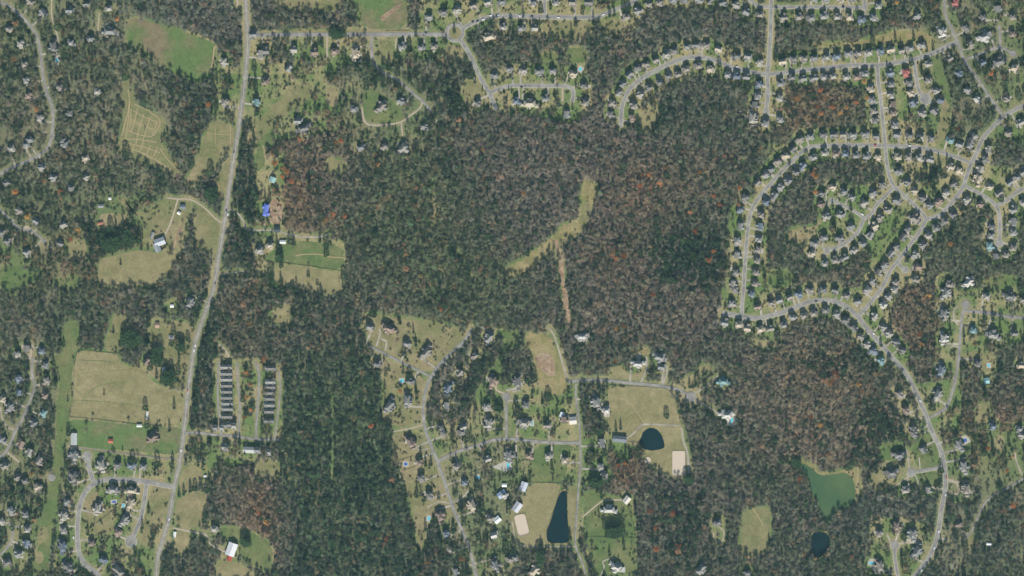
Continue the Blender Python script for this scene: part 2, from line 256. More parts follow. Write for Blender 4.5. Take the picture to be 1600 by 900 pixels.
FIELDS = [ # name, material, points
 ('pasture','greenfield','00: 795,110 900,125 1050,170 1200,215 1340,265 1352,330 1320,470 1250,515 1180,480 1050,450 980,390 930,330 860,290 790,275'),
 ('meadow','meadow','00: 785,430 800,520 820,570 840,640 900,680 1010,730 1040,790 1005,860; 01: 1020,10 1060,70 1100,140 1150,170 1110,205 1040,180 950,130 850,90 770,50 735,0; 00: 745,880 770,780 780,650 775,560'),
 ('meadow','mixed','00: 1325,745 1465,790 1465,890; 01: 1450,30 1390,60 1340,170 1250,210 1230,265 1160,260 1170,210 1220,120 1262,0'),
 ('grass_verge','mixed','01: 1445,80 1400,130 1360,220 1380,330 1405,340 1430,200'),
 ('field','mixed','01: 1235,380 1300,410 1375,490 1360,640 1340,720 1290,660 1225,620 1220,480'),
 ('field','tanfield','01: 620,720 750,690 870,660 960,680 1100,700 1085,600 1130,520 1170,470 1160,600 1090,740 1040,830 950,885 820,890 650,895 610,860'),
 ('lawn','mixed','01: 720,345 800,330 810,460 780,520 640,520 620,440 700,430; 01: 900,430 1040,345 1200,360 1170,480 1125,600 1050,690 960,640 850,650 920,540 900,480'),
 ('lawn','green','01: 0,770 120,750 250,780 275,800 240,840 160,880; 02: 140,0 80,60 40,20 0,0'),
 ('lawn','green','01: 340,850 500,815 485,900 400,905 350,880'),
 ('field','tanfield','02: 485,385 740,410 760,480 890,500 960,590 1080,640 1140,640 1143,862 860,850 430,802 455,700 460,500'),
 ('pasture','greenfield','02: 430,812 860,860 1000,870 1130,870; 03: 1140,30 1115,150 980,130 640,105 440,85 485,0 425,0'),
 ('grass_strip','green','02: 400,240 480,200 488,370 465,400 448,560 443,690 425,910 345,910 365,700 375,560 330,430 400,400'),
 ('grass_strip','green','03: 425,-10 400,90 385,200 375,350 345,560 312,760 295,900 180,900 230,760 262,650 272,500 305,320 330,200 350,0'),
 ('lawn','mixed','02: 700,180 760,165 830,240 780,300 745,405 650,390 670,310 700,250'),
 ('lawn','mixed','02: 960,210 1100,200 1230,240 1190,370 1150,640 1060,620 950,560 930,480 1000,400 930,300'),
 ('field','tanfield','03: 1140,230 1250,200 1270,290 1200,350 1110,380 1120,300'),
 ('field','mixed','03: 1110,410 1270,370 1290,450 1260,600 1100,590 1090,500'),
 ('field','tanfield','03: 1090,615 1190,640 1180,720 1130,770 1080,730'),
 ('field','tanfield','03: 1360,800 1480,810 1600,880 1600,930 1350,930'),
 ('pasture','green','03: 1360,600 1500,600 1600,640; 13: 100,700 105,885 20,850; 03: 1500,780 1490,700 1400,670'),
 ('lawn','mixed','13: 0,180 130,180 145,230 130,300 0,285'),
 ('pasture','green','11: 245,600 550,630 545,795 270,755 60,735 60,690 160,640'),
 ('field','tanfield','11: 100,750 545,800 540,900; 12: 530,50 330,20 250,-10 120,-20'),
 ('field','mixed','11: 440,95 560,100 550,190 490,170 450,180'),
 ('lawn','bare','11: 85,345 150,345 185,450 130,520 80,480'),
 ('field','greenfield','10: 590,-20 940,-20 955,180 660,180 650,60 590,20'),
 ('field','mixed','10: 60,-20 520,-20 510,70 400,65 240,50 100,10'),
 ('grass_verge','tanfield','10: 205,195 700,180 960,188 960,198 205,203'),
 ('clearing','straw','21: 470,225 530,255 525,330 490,390 425,350 435,280'), ('clearing','meadow','21: 440,370 495,380 480,440 455,500 415,500 430,440'),
 ('clearing','straw','21: 465,475 400,488 335,490 260,575 140,665 60,725 0,750 -60,785 -40,835 0,822 110,795 160,735 250,655 345,615 410,565 460,510'),
 ('clearing','bare','21: 262,605 282,700 297,800 312,900 340,900 325,780 310,680 287,605'),
 ('clearing','bare','22: 308,0 324,120 340,240 370,245 362,120 342,0'),
 ('lawn','mixed','12: 660,150 930,190 1210,225 1310,300 1180,420 1080,540 880,450 720,360 680,260'),
 ('lawn','mixed','12: 780,450 860,460 1060,560 1035,640 1035,850 850,870 790,790 800,600'),
 ('lawn','green','12: 1480,260 1600,270; 22: 35,270 30,350 -80,420 -80,600 -150,560 -20,330'),
 ('lawn','mixed','13: 840,0 1050,0 1110,180 1190,400 1210,440 1280,640 1100,480 1020,800 990,560 930,330 880,180'),
 ('field','straw','22: 75,275 250,300 275,400 320,520 350,640 300,680 180,640 150,520 125,420 95,380'),
 ('field','tanfield','22: 600,612 950,632 1000,680 1050,820 1068,900; 23: 1060,60 1095,150 1095,285 1000,285 900,230 820,190 840,110 700,70 720,20; 22: 600,890 595,700'),
 ('field','tanfield','23: 110,318 310,322 290,400 250,520 218,620 215,700 60,708 15,600 -30,530 60,440'),
 ('field','mixed','23: 345,330 410,330 395,560 385,640 355,620 345,500'),
 ('lawn','green','23: 450,370 560,390 740,430 768,560 775,930 540,930 440,650 450,540'),
 ('field','meadow','23: 1450,490 1560,475; 33: 20,480 10,640 0,740; 23: 1500,790 1420,740 1440,600'),
 ('lawn','mixed','20: 190,140 500,130 500,235 200,240'), ('lawn','mixed','20: 570,120 660,105 690,170 800,130 740,190 640,220 560,200'),
 ('lawn','tanfield','20: 790,700 920,620 910,740 840,835 800,780'),
 ('lawn','green','20: 340,300 465,300 465,390 345,390'), ('lawn','green','20: 180,340 280,330 280,390 200,390'),
 ('field','straw','30: 640,240 680,220 800,195 990,195 1050,260 1010,330 850,290 700,270 400,290 280,290 290,270 560,265'),
 ('lawn','green','30: 1030,340 1075,400 1130,590 1150,640 1140,700 1080,590 1040,480'), ('lawn','mixed','30: 1100,600 1150,700 1130,800 1090,900; 31: 1040,0; 30: 1060,780 1080,700'),
 ('lawn','mixed','31: 120,540 200,520 280,520 330,450 345,480 280,570 230,620 130,610'),
 ('lawn','green','31: 0,790 150,800 130,900 0,900'),
 ('lawn','meadow','31: 1040,95 1110,80 1120,110 1090,140 1040,140'), ('lawn','mixed','31: 850,150 1020,150 1030,180 860,170'),
 ('lawn','green','31: 1060,830 1130,810 1170,900 1060,900'), ('lawn','green','31: 1340,840 1560,830 1560,890 1340,890'),
 ('lawn','straw','22: 800,365 860,365 855,420 800,410'), ('lawn','tanfield','22: 610,505 690,480 730,540 800,530 830,500 835,570 620,570'),
 ('lawn','tanfield','22: 1060,570 1150,530 1180,480 1255,490 1240,530 1190,530 1130,610 1080,610'),
 ('lawn','mixed','32: 1310,720 1390,720 1395,800 1350,870 1300,860'), ('lawn','tanfield','32: 1215,395 1420,420 1420,525 1380,520 1200,470'),
 ('lawn','tanfield','33: 740,185 860,240 790,330 750,350 630,360 640,300 700,240'),
 ('lawn','straw','33: 90,145 200,160 290,210 330,265 400,262 490,225 550,225 555,430 545,430 530,280 480,245 390,275 320,278 260,225 150,185'),
 ('lawn','mixed','33: 558,230 580,230 580,420 560,425'),
 ('lawn','green','33: 710,80 830,50 850,80 760,110 770,180 700,170'), ('lawn','green','33: 890,270 1060,240 1080,310 960,330'),
 ('lawn','green','33: 900,80 1010,10 1060,100 1075,210 960,230 920,200'), ('lawn','mixed','33: 1220,650 1310,650 1300,700 1230,740'),
 ('lawn','tanfield','33: 1410,20 1480,20 1470,120 1430,130'), ('lawn','mixed','03: 510,440 600,360 640,430 700,520 720,620 640,650 560,640 520,560'),
 ('lawn','mixed','03: 960,330 1080,350 1040,500 960,640 880,720 900,560 920,450'),
 ('lawn','tanfield','22: 1480,315 1600,330; 32: 95,310 90,350; 22: 1600,375 1500,375'),
 ('lawn','green','23: 130,80 400,80 360,140 330,300 200,310 120,300'), ('lawn','green','11: 0,0 40,0 60,130 0,180'),
 ('lawn','green','10: 680,560 740,560 880,650 940,740 900,770 700,770 660,680'), ('lawn','mixed','10: 440,540 520,560 500,680 430,640'), ('lawn','green','10: 0,880 60,820 120,850 110,900; 11: 100,20 0,0'),
 ('lawn','mixed','10: 260,520 350,520 350,600 180,720 100,800 0,900; 11: -60,0 -40,-40; 10: 0,760 180,590'), ('lawn','mixed','10: 760,250 850,250 860,390 800,400 750,350'),
 ('lawn','tanfield','10: 1180,270 1290,290 1320,370 1200,380'), ('lawn','mixed','10: 1300,500 1400,510 1430,640 1330,700 1290,600'),
 ('lawn','tanfield','12: 100,130 215,100 210,250 170,260 130,210 90,220'), ('lawn','tanfield','01: 420,590 540,600 540,740 430,730'),
 ('lawn','mixed','03: 0,0 0,0'),
]
FIELDS = FIELDS[:-1]
OPEN = [ # residential zones with scattered trees only
 '00: 1340,420 1500,420 1500,760 1330,730 1340,520','10: 200,240 1180,240 1180,360 760,400 640,400 560,420 240,400','10: 0,260 110,260 80,560 60,700 0,700',
 '10: 1020,0 1600,0 1600,90 1300,230 1180,180 1020,190','20: 0,0 740,0 650,60 500,95 0,95','10: 1440,560 1600,480 1600,720 1500,700','20: 0,400 420,420 500,560 490,680 400,780 0,700',
 '03: 420,100 1080,180 1060,400 960,900 330,900 360,500 400,300','02: 1330,440 1600,440 1600,900 1330,900','12: 0,440 180,480 170,900 0,900','03: 1160,0 1600,0 1600,200 1180,240',
 '11: 0,560 560,600 560,900 0,900','12: 1400,600 1600,600 1600,900 1300,900','22: 0,560 420,640 430,900 0,900','13: 1080,0 1600,0 1600,260 1190,280','23: 0,0 430,0 430,310 0,310',
 '23: 440,0 740,0 760,60 720,200 600,160 450,370','30: 0,370 700,330 1000,290 1020,400 690,420 680,560 0,500','30: 690,400 1100,400 1130,900 740,900','30: 180,800 1100,840 1100,900 180,900',
 '31: 0,0 1320,0 1240,220 1050,120 760,120 560,100 300,100 60,330 0,300','31: 320,280 780,240 700,420 560,600 330,760 240,700 320,430','32: 0,0 800,0 760,220 900,420 860,480 600,360 430,200 300,130 0,290',
 '21: 1360,400 1600,300 1600,900 1330,900','22: 1310,0 1600,0 1600,310 1310,250','20: 640,560 720,430 1000,280 1290,270 1600,330 1600,470 1200,470 900,560 700,760 590,750',
 '32: 1050,0 1600,0 1600,330 1250,480 1050,560','33: 640,520 960,560 1060,640 940,900 620,900','33: 1110,80 1290,80 1290,440 1110,450','00: 1560,200 1600,200 1600,800 1500,800',
 '33: 1290,0 1600,0 1600,320 1330,420', '13: 1240,260 1600,280 1600,900 1380,900 1330,700','32: 940,600 1230,560 1200,900 960,900','30: 1080,80 1600,20 1600,640 1400,700 1230,420',
 '30: 1400,760 1600,700 1600,900 1380,900','31: 1290,120 1600,160 1600,460 1400,440 1280,300','31: 640,330 760,300 1050,480 900,640 780,880 620,880','11: 0,340 180,340 180,900 0,900',
 '31: 900,250 1200,200 1180,330 1100,420 1000,400', '03: 0,0 260,80 290,600 180,900 0,900','10: 0,380 540,420 420,560 560,640 560,820 0,900','10: 560,520 860,520 1060,640 1100,760 960,900 580,880','11: 0,60 180,60 180,900 0,900','01: 600,320 960,330 960,660 600,560','01: 0,560 120,700 320,760 0,800']
HOUSES = [ # description, counting phrase, spec
 ('the wooded northwest lots','north','00: 190,15 540,35 685,62 435,75 270,85 60,190 690,205l 570,250 445,275 130,280 335,300l 155,410 165,510 380,555 610,580 180,605b 440,715 250,745 190,880 395,885'),
 ('the west woods above the farm','north','01: 170,10 410,10 75,35 540,95t 260,155 335,215 540,215 45,250 445,280 120,420 230,490 400,510 10,560 45,615 380,630 165,685'),
 ('yards beside the upper country road','north','00: 1583,225 1400,390 1405,645; 10: 30,345 65,330 60,520b 5,645e'),
 ('the south side of the straight top road','west','10: 240,320 370,337b 490,330b 620,340tl 910,300 1030,305 1110,300'),
 ('the wooded plots around the winding upper lane','west','10: 205,435 260,765 300,810l 610,690 785,675l 905,640 1055,800 1385,655; 11: 655,30 800,25 920,35l'),
 ('the north side of the roundabout street','west','10: 1085,115 1175,85 1260,70 1355,45 1445,25 1540,20; 20: 130,30 275,25 375,25 475,25 785,80 855,35 920,25'),
 ('the south side of the roundabout street','west','10: 1455,240tl 1540,180; 20: 55,185 145,185 715,115'),
 ('the top edge row of tan yards','west','20: 1010,10 1080,10 1165,10 1235,15 1320,25 1395,40 1465,85 1550,100'),
 ('the hooked upper street','west','10: 1495,480 1580,440; 20: 25,640d 75,450 110,655tl 165,455 205,625 250,450 340,725 385,470t 455,545 460,650'),
 ('the curving upper street, outer side','west','20: 615,720 625,650 665,590 690,535 730,475 785,430 840,410 895,385 965,350 1015,325 1090,300 1145,290 1215,290 1285,315t 1405,360 1470,360 1545,395'),
 ('the curving upper street, inner side','west','20: 750,740b 760,670 800,600 860,555 920,525 975,485 1035,475 1090,440 1165,420 1235,440t 1345,475 1405,485d 1465,490 1540,530d'),
 ('the top right connector street','north','20: 1530,610 1515,665; 30: 75,530 75,620; 20: 1500,745l; 30: 75,755; 20: 1585,780'),
 ('the row below the top edge street','west','30: 100,120 190,115 270,120 345,110 430,115 505,115t 580,130d 660,120 690,45'),
 ('the top border of the frame','west','30: 290,0 365,3 445,0 530,0'),
 ('the upper collector street, north side','west','30: 85,395t 160,375 225,372 290,370 365,365 430,360d 495,342 565,340 630,335 705,325d 760,320t 830,325 890,310 960,290'),
 ('the upper collector street, south side','west','30: 150,492 220,500 290,495 345,490 405,485 485,490 550,490b 605,470'),
 ('the straight right street, west side','north','30: 640,565t 645,630 655,700 665,760'),
 ('the straight right street, east side','north','30: 765,465d 770,535 770,605 780,660b 780,715b 795,790 800,850'),
 ('the upper right cul-de-sac','north','30: 995,410 855,460r 1000,510 880,525 1050,575 885,590t 1075,635d 910,655d 1040,705 965,720'),
 ('the loop street row, north side','west','31: 20,165 60,115 110,80t 150,40; 30: 200,875 265,860 340,850 405,850 465,850 530,850 600,845 670,860 885,855 955,865 1020,870 1140,885e; 31: 1190,10 1255,15'),
 ('the loop street row, south side','west','31: 40,330 80,275 125,240 175,185 215,145d 285,90 350,65 420,70b 480,70d 545,80 610,85 685,90t 810,90tb 875,90 940,95 1010,105'),
 ('the loop street, western forest edge','north','21: 1580,200 1530,250 1455,340 1420,420d 1425,525 1405,610 1405,705 1395,805 1380,880; 22: 1390,10 1370,100'),
 ('the loop street, inner west column','north','21: 1585,370d 1555,450 1550,520d 1545,605 1540,665 1535,735 1525,810 1520,880; 22: 1500,45d 1530,125b'),
 ('the inner loop ring','north','31: 710,260 405,275t 475,305 655,310 335,315 525,340 800,360 600,375 325,385b 745,420 445,450 370,460 700,465 520,520 665,520t 640,575 350,590 450,595 295,630 590,630 540,670 275,690t 480,715 415,735 350,755'),
 ('the plots between loop and diagonal road','north','31: 1145,150tb 1190,170t 820,180 870,245 1160,255 915,300t 1110,310 965,345 1065,365b 1010,390'),
 ('the northeast lots','north','30: 1170,22r 1435,65 930,105 1525,115 1340,115 1230,180 1085,210wl 1525,220b 1350,240wl 1260,280 1135,375 1440,395l 1340,400d 1535,435tb 1190,470d 1240,570 1490,625 1300,630w 1575,775 1500,840 1285,860 1265,890'),
 ('the right forked street','north','31: 1375,40 1355,100 1325,165 1590,185 1555,215 1310,225tl 1505,250 1385,275t 1440,315 1245,355 1590,375 1325,385b 1530,420 1530,490 1395,525 1530,560 1390,580 1380,640e 1530,655 1485,700 1420,710'),
 ('the southwest running street, west side','north','31: 915,475l 870,535 840,590 800,645 765,695 725,760 690,810 650,860 800,870'),
 ('the southwest running street, east side','north','31: 1155,450 1105,490 1045,530 1000,580 965,640 920,695 940,775b 925,855; 32: 790,15 750,60 720,115w'),
 ('the lower collector row, north side','west','32: 15,100 65,85 130,65 195,45d 265,20 345,15 415,20 490,55 560,90 620,15'),
 ('the lower collector row, south side','west','22: 1330,225 1415,235t 1470,260t 1550,265t; 32: 15,260 95,240 150,190 220,180 280,165 355,145 425,170 480,210 535,260 575,310 615,360 655,400d 700,460e'),
 ('the row descending east of the collector','north','32: 665,180 720,250 755,290 800,345 840,395'),
 ('the right side street','north','31: 1250,870wl 1130,885; 32: 1110,35l 1365,60 1505,60l 1590,80 1095,165l 1280,270e 1540,290 1405,300l 1095,320wl 1310,480 1580,490t 1080,520dl 1060,670l 815,670 855,770b 1405,870d 900,885 1570,885'),
 ('the lower right road','north','33: 905,15 1580,25 1190,80l 970,120 815,150l 1220,220l 770,260l 995,370 1235,360l 855,370 1190,580b 800,590bl 900,640l 690,640 930,750l 695,840l'),
 ('the far left lane','north','02: 170,385 265,400d 110,420 290,490 115,570d 295,580 120,660d 285,680b 20,700t 65,750l 280,785e 215,855; 03: 15,50 135,80b 190,130 250,180l 30,220 110,290 160,310 240,350t 70,490 165,520 10,560 175,615 170,700d 115,770 50,820'),
 ('the yards above the big tan field','north','02: 1190,95l 980,420 920,465b'),
 ('the lower left loop, outer side','north','03: 465,155l 635,210l 740,210 820,215d 900,220 465,285l 420,440 400,530l 400,620 395,720dl 430,850l'),
 ('the lower left loop, inner side','north','03: 710,365l 825,370tl 820,450tl 615,480l 780,555l 740,630b 575,700b 645,800d 740,870l'),
 ('the lower country road plots','north','03: 960,40bl 1410,100 1340,610'),
 ('the middle west lots','north','12: 710,250 830,260bl 1455,320l 940,355 1065,410l 1370,430 755,480 1275,535 960,590 1480,590bl 1200,630dl 945,705l 835,740l 1190,740 1440,745 1455,850l 1295,875 1160,880'),
 ('the lots west of the winding lower road','north','13: 965,70bl 1020,195b 1030,290 1080,400 1150,530bl 1185,640d 1210,740 1250,880'),
 ('the lots east of the winding lower road','north','13: 1290,5 1170,10 1580,150l 1450,175 1250,220 1305,320d 1550,400w 1350,460tl 1465,545 1485,650w 1590,800 1495,835l'),
 ('the lower middle cross street','west','22: 35,590l 90,735 75,850l 215,865 325,830b; 23: 5,150 105,155b 225,155 330,180t 20,790 140,870tl'),
 ('the estate plots around the horse field','north','22: 435,310wl 920,440l 785,480wl 930,500 1320,590el 525,720l 590,770w 1340,800wl; 23: 560,70 555,220 580,280 605,490wl 1285,570 650,850wl 1180,860l 1470,885'),
 ('the yards by the blue covered house','north','11: 90,640tb 25,670'),
]
BARNS = [ # label, x, y, length, width, rot(deg), colour, height
 ('long pale grey barn at the north end of the green pasture',116,686,18,9,90,(.36,.37,.37),4),
 ('white metal barn with a low wing in the lower left meadow',362,858,20,14,70,(.56,.56,.56),5),
 ('small red roofed barn directly south of the white metal barn',359,872,8,7,70,(.30,.06,.04),3.5),
 ('red roofed hay shed alone in the green pasture',173,689,7,6,0,(.35,.10,.06),3),
 ('bright metal roofed farmhouse barn at the end of the farm lane',250,378,16,11,20,(.36,.38,.40),5),
 ('grey barn wing touching the bright farm barn',246,387,13,9,110,(.22,.235,.25),4.5),
 ('dark roofed shed with white stripe, north of the farm barn',286,323,8,7,0,(.12,.14,.17),3),
 ('small white shed beside the dark farm shed',280,333,5,4,-30,(.6,.58,.52),2.8),
 ('grey trailer home at the west edge of the farm yard',158,322,8,5,0,(.2,.2,.21),3),
 ('red brown shed south of the grey trailer home',157,349,8,4,10,(.33,.14,.09),2.6),
 ('tiny white shed north of the farm lawn',172,310,4,4,0,(.5,.5,.48),2.5),
 ('narrow dark shed northwest of the bright farm barn',238,368,10,4,70,(.2,.2,.2),3),
 ('long dark roofed stable joined to the pond estate house',968,686,21,9,-5,(.14,.15,.17),5),
 ('white roofed barn west of the tan field by the ponds',818,760,14,10,70,(.40,.43,.48),5),
 ('grey barn beside the rounded riding arena',808,792,15,11,55,(.42,.42,.45),5),
 ('pale garage at the end of the curved estate drive',979,781,11,9,50,(.5,.47,.40),5),
 ('white flat roofed garage beside the narrow lane',895,657,11,11,5,(.45,.42,.37),4),
 ('small white outbuilding north of the garage by the lane',878,648,7,6,70,(.7,.72,.74),3.5),
 ('long low white roofed building below the townhouses',394,703,27,9,-3,(.33,.33,.31),6),
 ('narrow white trailer standing in the big tan field',230,649,12,3,85,(.5,.5,.47),3),
 ('small white run-in shed on the fence of the tan field',218,665,8,4,0,(.5,.5,.47),2.8),
 ('small white shed just east of the country road bend',273,835,8,4,80,(.6,.6,.58),2.6),
 ('small white topped shed by the hedgerow lower left',321,744,4,3,0,(.7,.7,.7),2.5),
 ('pale shed at the north end of the blue house drive',442,378,9,5,0,(.5,.53,.5),3),
 ('black roofed shed north of the long driveway',433,359,9,8,0,(.05,.06,.07),4),
 ('green metal roofed shed in the russet trees',426,281,8,9,70,(.24,.38,.36),3.5),
 ('small white shed behind the upper grey barn house',269,478,5,4,0,(.7,.7,.7),2.5),
 ('low shed in the yard west of the country road',268,527,7,5,0,(.45,.43,.4),3),
 ('small red brown shed in the tan yard',246,508,6,8,0,(.3,.2,.15),2.6),
 ('white camper shed under the evergreens by the tan field',256,577,4,6,0,(.6,.6,.6),2.6),
 ('teal roofed outbuilding in the right hand woods',1541,595,8,9,10,(.22,.38,.38),3.5),
 ('white shed at the clearing in the lower right woods',1545,850,8,3,-8,(.7,.7,.7),2.5),
 ('white outbuilding beside the lower middle houses',777,812,10,9,40,(.55,.6,.58),3.5),
 ('blue grey house with solar blue roof in lower middle',784,772,13,9,35,(.30,.36,.50),5),
 ('small white roofed pool house near the lower middle pool',788,758,7,5,0,(.62,.62,.6),3),
 ('tan cottage ruin at top of the townhouse drive',354,588,0,0,0,(.4,.4,.4),3),
]
BARNS = [b for b in BARNS if b[3]]
TOWN = [(353,570+i*9.2,0) for i in range(10)]
POOLS = [(89,94,7,4,30,'pool','turquoise pool beside the tan roofed house in the northwest woods'),(907,108,6,5,60,'pool','turquoise pool behind the hooked street houses'),
 (628,595,6,6,0,'pool','round blue pool west of the winding lower road'),(830,661,6,7,0,'pool','round blue pool beside the cross street house'),
 (1143,657,5,9,-25,'pool','green blue pool on the pale terrace east of the estate cul-de-sac'),(1362,880,10,4,0,'pool','turquoise pool left of the bottom right cul-de-sac house'),
 (1508,688,6,6,0,'bluecover','square blue pool on the pale terrace off the lower right road'),(178,784,7,3.6,5,'bluecover','dark blue covered pool inside the lower left loop'),
 (193,790,3.6,6,-10,'pool','pale oval pool beside the lower left inner street'),(670,810,4,7,-20,'pool','turquoise pool west of the red patioed house'),
 (794,727,5,9,0,'pool','turquoise pool south of the cross street house'),(747,746,4,6,20,'pool','small green pool behind the cross street fences'),
 (973,890,5,6,0,'pool','pale blue pool at the bottom estate house'),(1567,896,9,5,-10,'pool','pale blue pool at the bottom edge clearing'),
 (634,725,6,5,0,'bluecover','dark round pool ringed with white, west of the winding road'),(1545,571,4,5,0,'pool','teal pool in the tan yard on the right'),
 (948,641,4,8,10,'bluecover','narrow dark pool beside the white terrace near the horse field')]
POOLS = [p for p in POOLS if p[0] != 1567]
PONDS = [('dark teal triangular pond beside the horse field','water','23: 820,-5 860,-28 905,-20 940,25 958,95 930,108 870,118 820,105 790,70 810,25'),
 ('long dark narrow pond beside the tan lower field','water','23: 310,370 330,366 346,378 345,520 360,660 355,695 220,695 215,620 240,560 265,480 290,400'),
 ('large green algae pond with a pale dam','algae','33: 210,190 270,222 320,272 400,267 480,250 530,285 545,350 545,430 520,470 430,500 385,560 360,572 320,530 322,450 270,380 250,300 215,240'),
 ('small dark pond in the woods below the green pond','water','33: 290,620 380,630 392,700 350,760 300,805 262,720 265,660')]
ORANGE = '02: 1540,530 1560,600 1545,680 1570,760 1530,800; 12: 60,440; 00: 100,140 740,120 90,365 230,680 1300,650; 11: 275,315 120,110 200,170 230,230 170,200 180,150 450,470 560,450 480,440 940,690 935,780 760,130 1420,30; 21: 75,300 810,185 850,190 920,250 800,255 860,270 1260,320 1295,370 620,680 650,710 700,690 1255,665 1225,715 1150,540 960,140 1110,430 1410,375 1170,170 1330,70 1415,270; 30: 600,510 325,565 355,610 300,660 395,670 490,670 545,645 610,605 800,18 1390,460 180,610 450,710 330,710 180,770 1180,800; 31: 270,180 290,300 300,200 1130,620; 22: 645,450 700,230 650,250 880,30; 32: 410,520 350,570 400,570 430,550 380,590 560,600 580,640 270,800 320,850 1000,50 950,350 970,60 940,280 1290,340; 33: 370,135 190,285 1370,100 1520,455 1590,580 1490,235 1530,150 230,760 520,770; 10: 265,870 530,880 1265,745 500,885; 13: 820,660 850,300 1290,780 800,690 1075,800 30,450 20,500 60,560; 23: 900,600 1040,700 860,480 1000,500 700,190 1030,740 900,730 660,200; 12: 1180,70 1160,120 720,860 900,640; 01: 280,230 380,295 490,540 180,455 450,590 100,300; 02: 1560,210 1520,100; 03: 200,250 220,550'
EVER = '10: 340,235 400,260 690,540 750,530 790,530 550,350 950,300 1000,215 1240,190 65,400 205,420 1145,590; 01: 1330,340Lx 940,340 970,340 640,560L 690,520L 745,570 870,560 770,500 810,530 830,480 800,620 700,600 880,600 620,620; 02: 300,275 380,270 400,350 630,380 335,470 1175,310 1085,270 1130,340 1075,340 1120,450 1115,520 1045,500 1075,540 1040,600 980,550 990,430 940,490 1090,740 910,740 985,880 1060,880 920,850 1300,260 1280,350 1250,420 1280,590 1260,480 1240,530 1300,510 1240,620 1320,560 1340,590 1260,700 1280,760 1230,700 1520,690 1580,740; 03: 985,190L 1080,175 970,250 890,590 960,630 955,710 930,490 840,800 870,790 1120,390 1150,380 1190,360 1220,345 1210,100 1240,200 1190,150 1270,180 1290,510 1330,490 1280,540 1015,870 850,860 550,630 430,670 340,660 330,720 240,420 285,430 80,590 185,760 160,880; 11: 400,600 440,630L 440,680 130,610 240,620 95,850 155,850; 12: 920,520 1000,350 960,540 805,620 935,425 1000,640 1005,680 800,180 900,210 1080,810 1530,430 1420,490 1540,750 1410,710; 13: 1370,90 1095,195 1060,200 850,590 1030,150 1325,730 1060,600 1140,590 1390,650 1290,570; 22: 1145,600 1110,610 965,790 680,870 650,880 190,710 210,840 1200,600; 23: 250,220 735,140 710,130 570,130 660,600Lx 690,620L 620,630L 520,300L 540,290 560,400 700,720 30,240 180,700 610,760; 20: 240,355 240,45 180,60 690,50 705,50 725,50 610,90 640,85 600,40 630,35 510,140 1295,400 870,640; 30: 655,290 795,250 910,240 990,310 1030,300 895,390 1480,390 1380,320 745,430 1330,680 1370,690; 31: 405,400 570,300 520,400 680,190 370,410 800,140 1120,110; 32: 705,350 1355,180 1225,290 1225,340 885,490 1215,490 1455,180 640,210 1380,810 1140,280 1090,180; 33: 180,200L 650,690 745,750 1080,230 1075,270 1240,490 1445,345 1080,690 990,660; 00: 1325,480 1355,490 1440,400 1590,420 1435,480; 21: 965,190L 1570,770'

# ------------------------------------------------------------------ rasters for cover, canopy and tint (1 px cells, margin 60)
MG = 60; GW, GH = 1600+2*MG, 900+2*MG
def spline(p, step=3.0):
    p = [Vector((a, b)) for a, b in p]; out = []
    for i in range(len(p)-1):
        p0 = p[max(i-1,0)]; p1 = p[i]; p2 = p[i+1]; p3 = p[min(i+2,len(p)-1)]
        n = max(2, int((p2-p1).length/step))
        for k in range(n):
            t = k/n
            out.append(.5*((2*p1)+(p2-p0)*t+(2*p0-5*p1+4*p2-p3)*t*t+(3*p1-p0-3*p2+p3)*t**3))
    out.append(p[-1]); return out
roads = []
for nm, desc, wd, pts, kb, bulb in ROADS:
    P = [tuple(float(c) for c in q.split(',')) for q in pts.split()]
    roads.append((nm, desc, wd, spline(P), kb, bulb))
X, Y = np.meshgrid(np.arange(GW)-MG+.5, np.arange(GH)-MG+.5)
dist_road = np.full((GH, GW), 999.); dist_house = np.full((GH, GW), 999.)
def near(arr, x0, y0, x1, y1, w0, reach=30):
    a = int(max(0, min(x0,x1)-reach+MG)); b = int(min(GW, max(x0,x1)+reach+MG)); c = int(max(0, min(y0,y1)-reach+MG)); d = int(min(GH, max(y0,y1)+reach+MG))
    if a >= b or c >= d: return
    xx = X[c:d, a:b]; yy = Y[c:d, a:b]; dx = x1-x0; dy = y1-y0; L2 = dx*dx+dy*dy+1e-9
    t = np.clip(((xx-x0)*dx+(yy-y0)*dy)/L2, 0, 1)
    arr[c:d, a:b] = np.minimum(arr[c:d, a:b], np.hypot(xx-x0-t*dx, yy-y0-t*dy)-w0)
for nm, desc, wd, P, kb, bulb in roads:
    for a, b in zip(P[:-1:2], P[2::2]+([P[-1]] if len(P) % 2 == 0 else [])): near(dist_road, a.x, a.y, b.x, b.y, wd/2)
    if bulb: near(dist_road, P[-1].x, P[-1].y+2, P[-1].x, P[-1].y+2, bulb+3.5)
near(dist_road, 711, 51, 711, 51, 14)
def smooth_poly(pts, n=2, rough=.8, seed=0):
    P = [np.array(p[:2], float) for p in pts]
    r = np.random.default_rng(seed)
    for _ in range(n):
        Q = []
        for i in range(len(P)):
            a = P[i]; b = P[(i+1) % len(P)]
            Q += [a*.8+b*.2, a*.2+b*.8]
        P = Q
    Q = []
    for i in range(len(P)):
        a = P[i]; b = P[(i+1) % len(P)]; k = max(1, int(np.hypot(*(b-a))/3))
        for j in range(k): Q.append(a+(b-a)*j/k+r.normal(0, rough*.45, 2))
    return Q
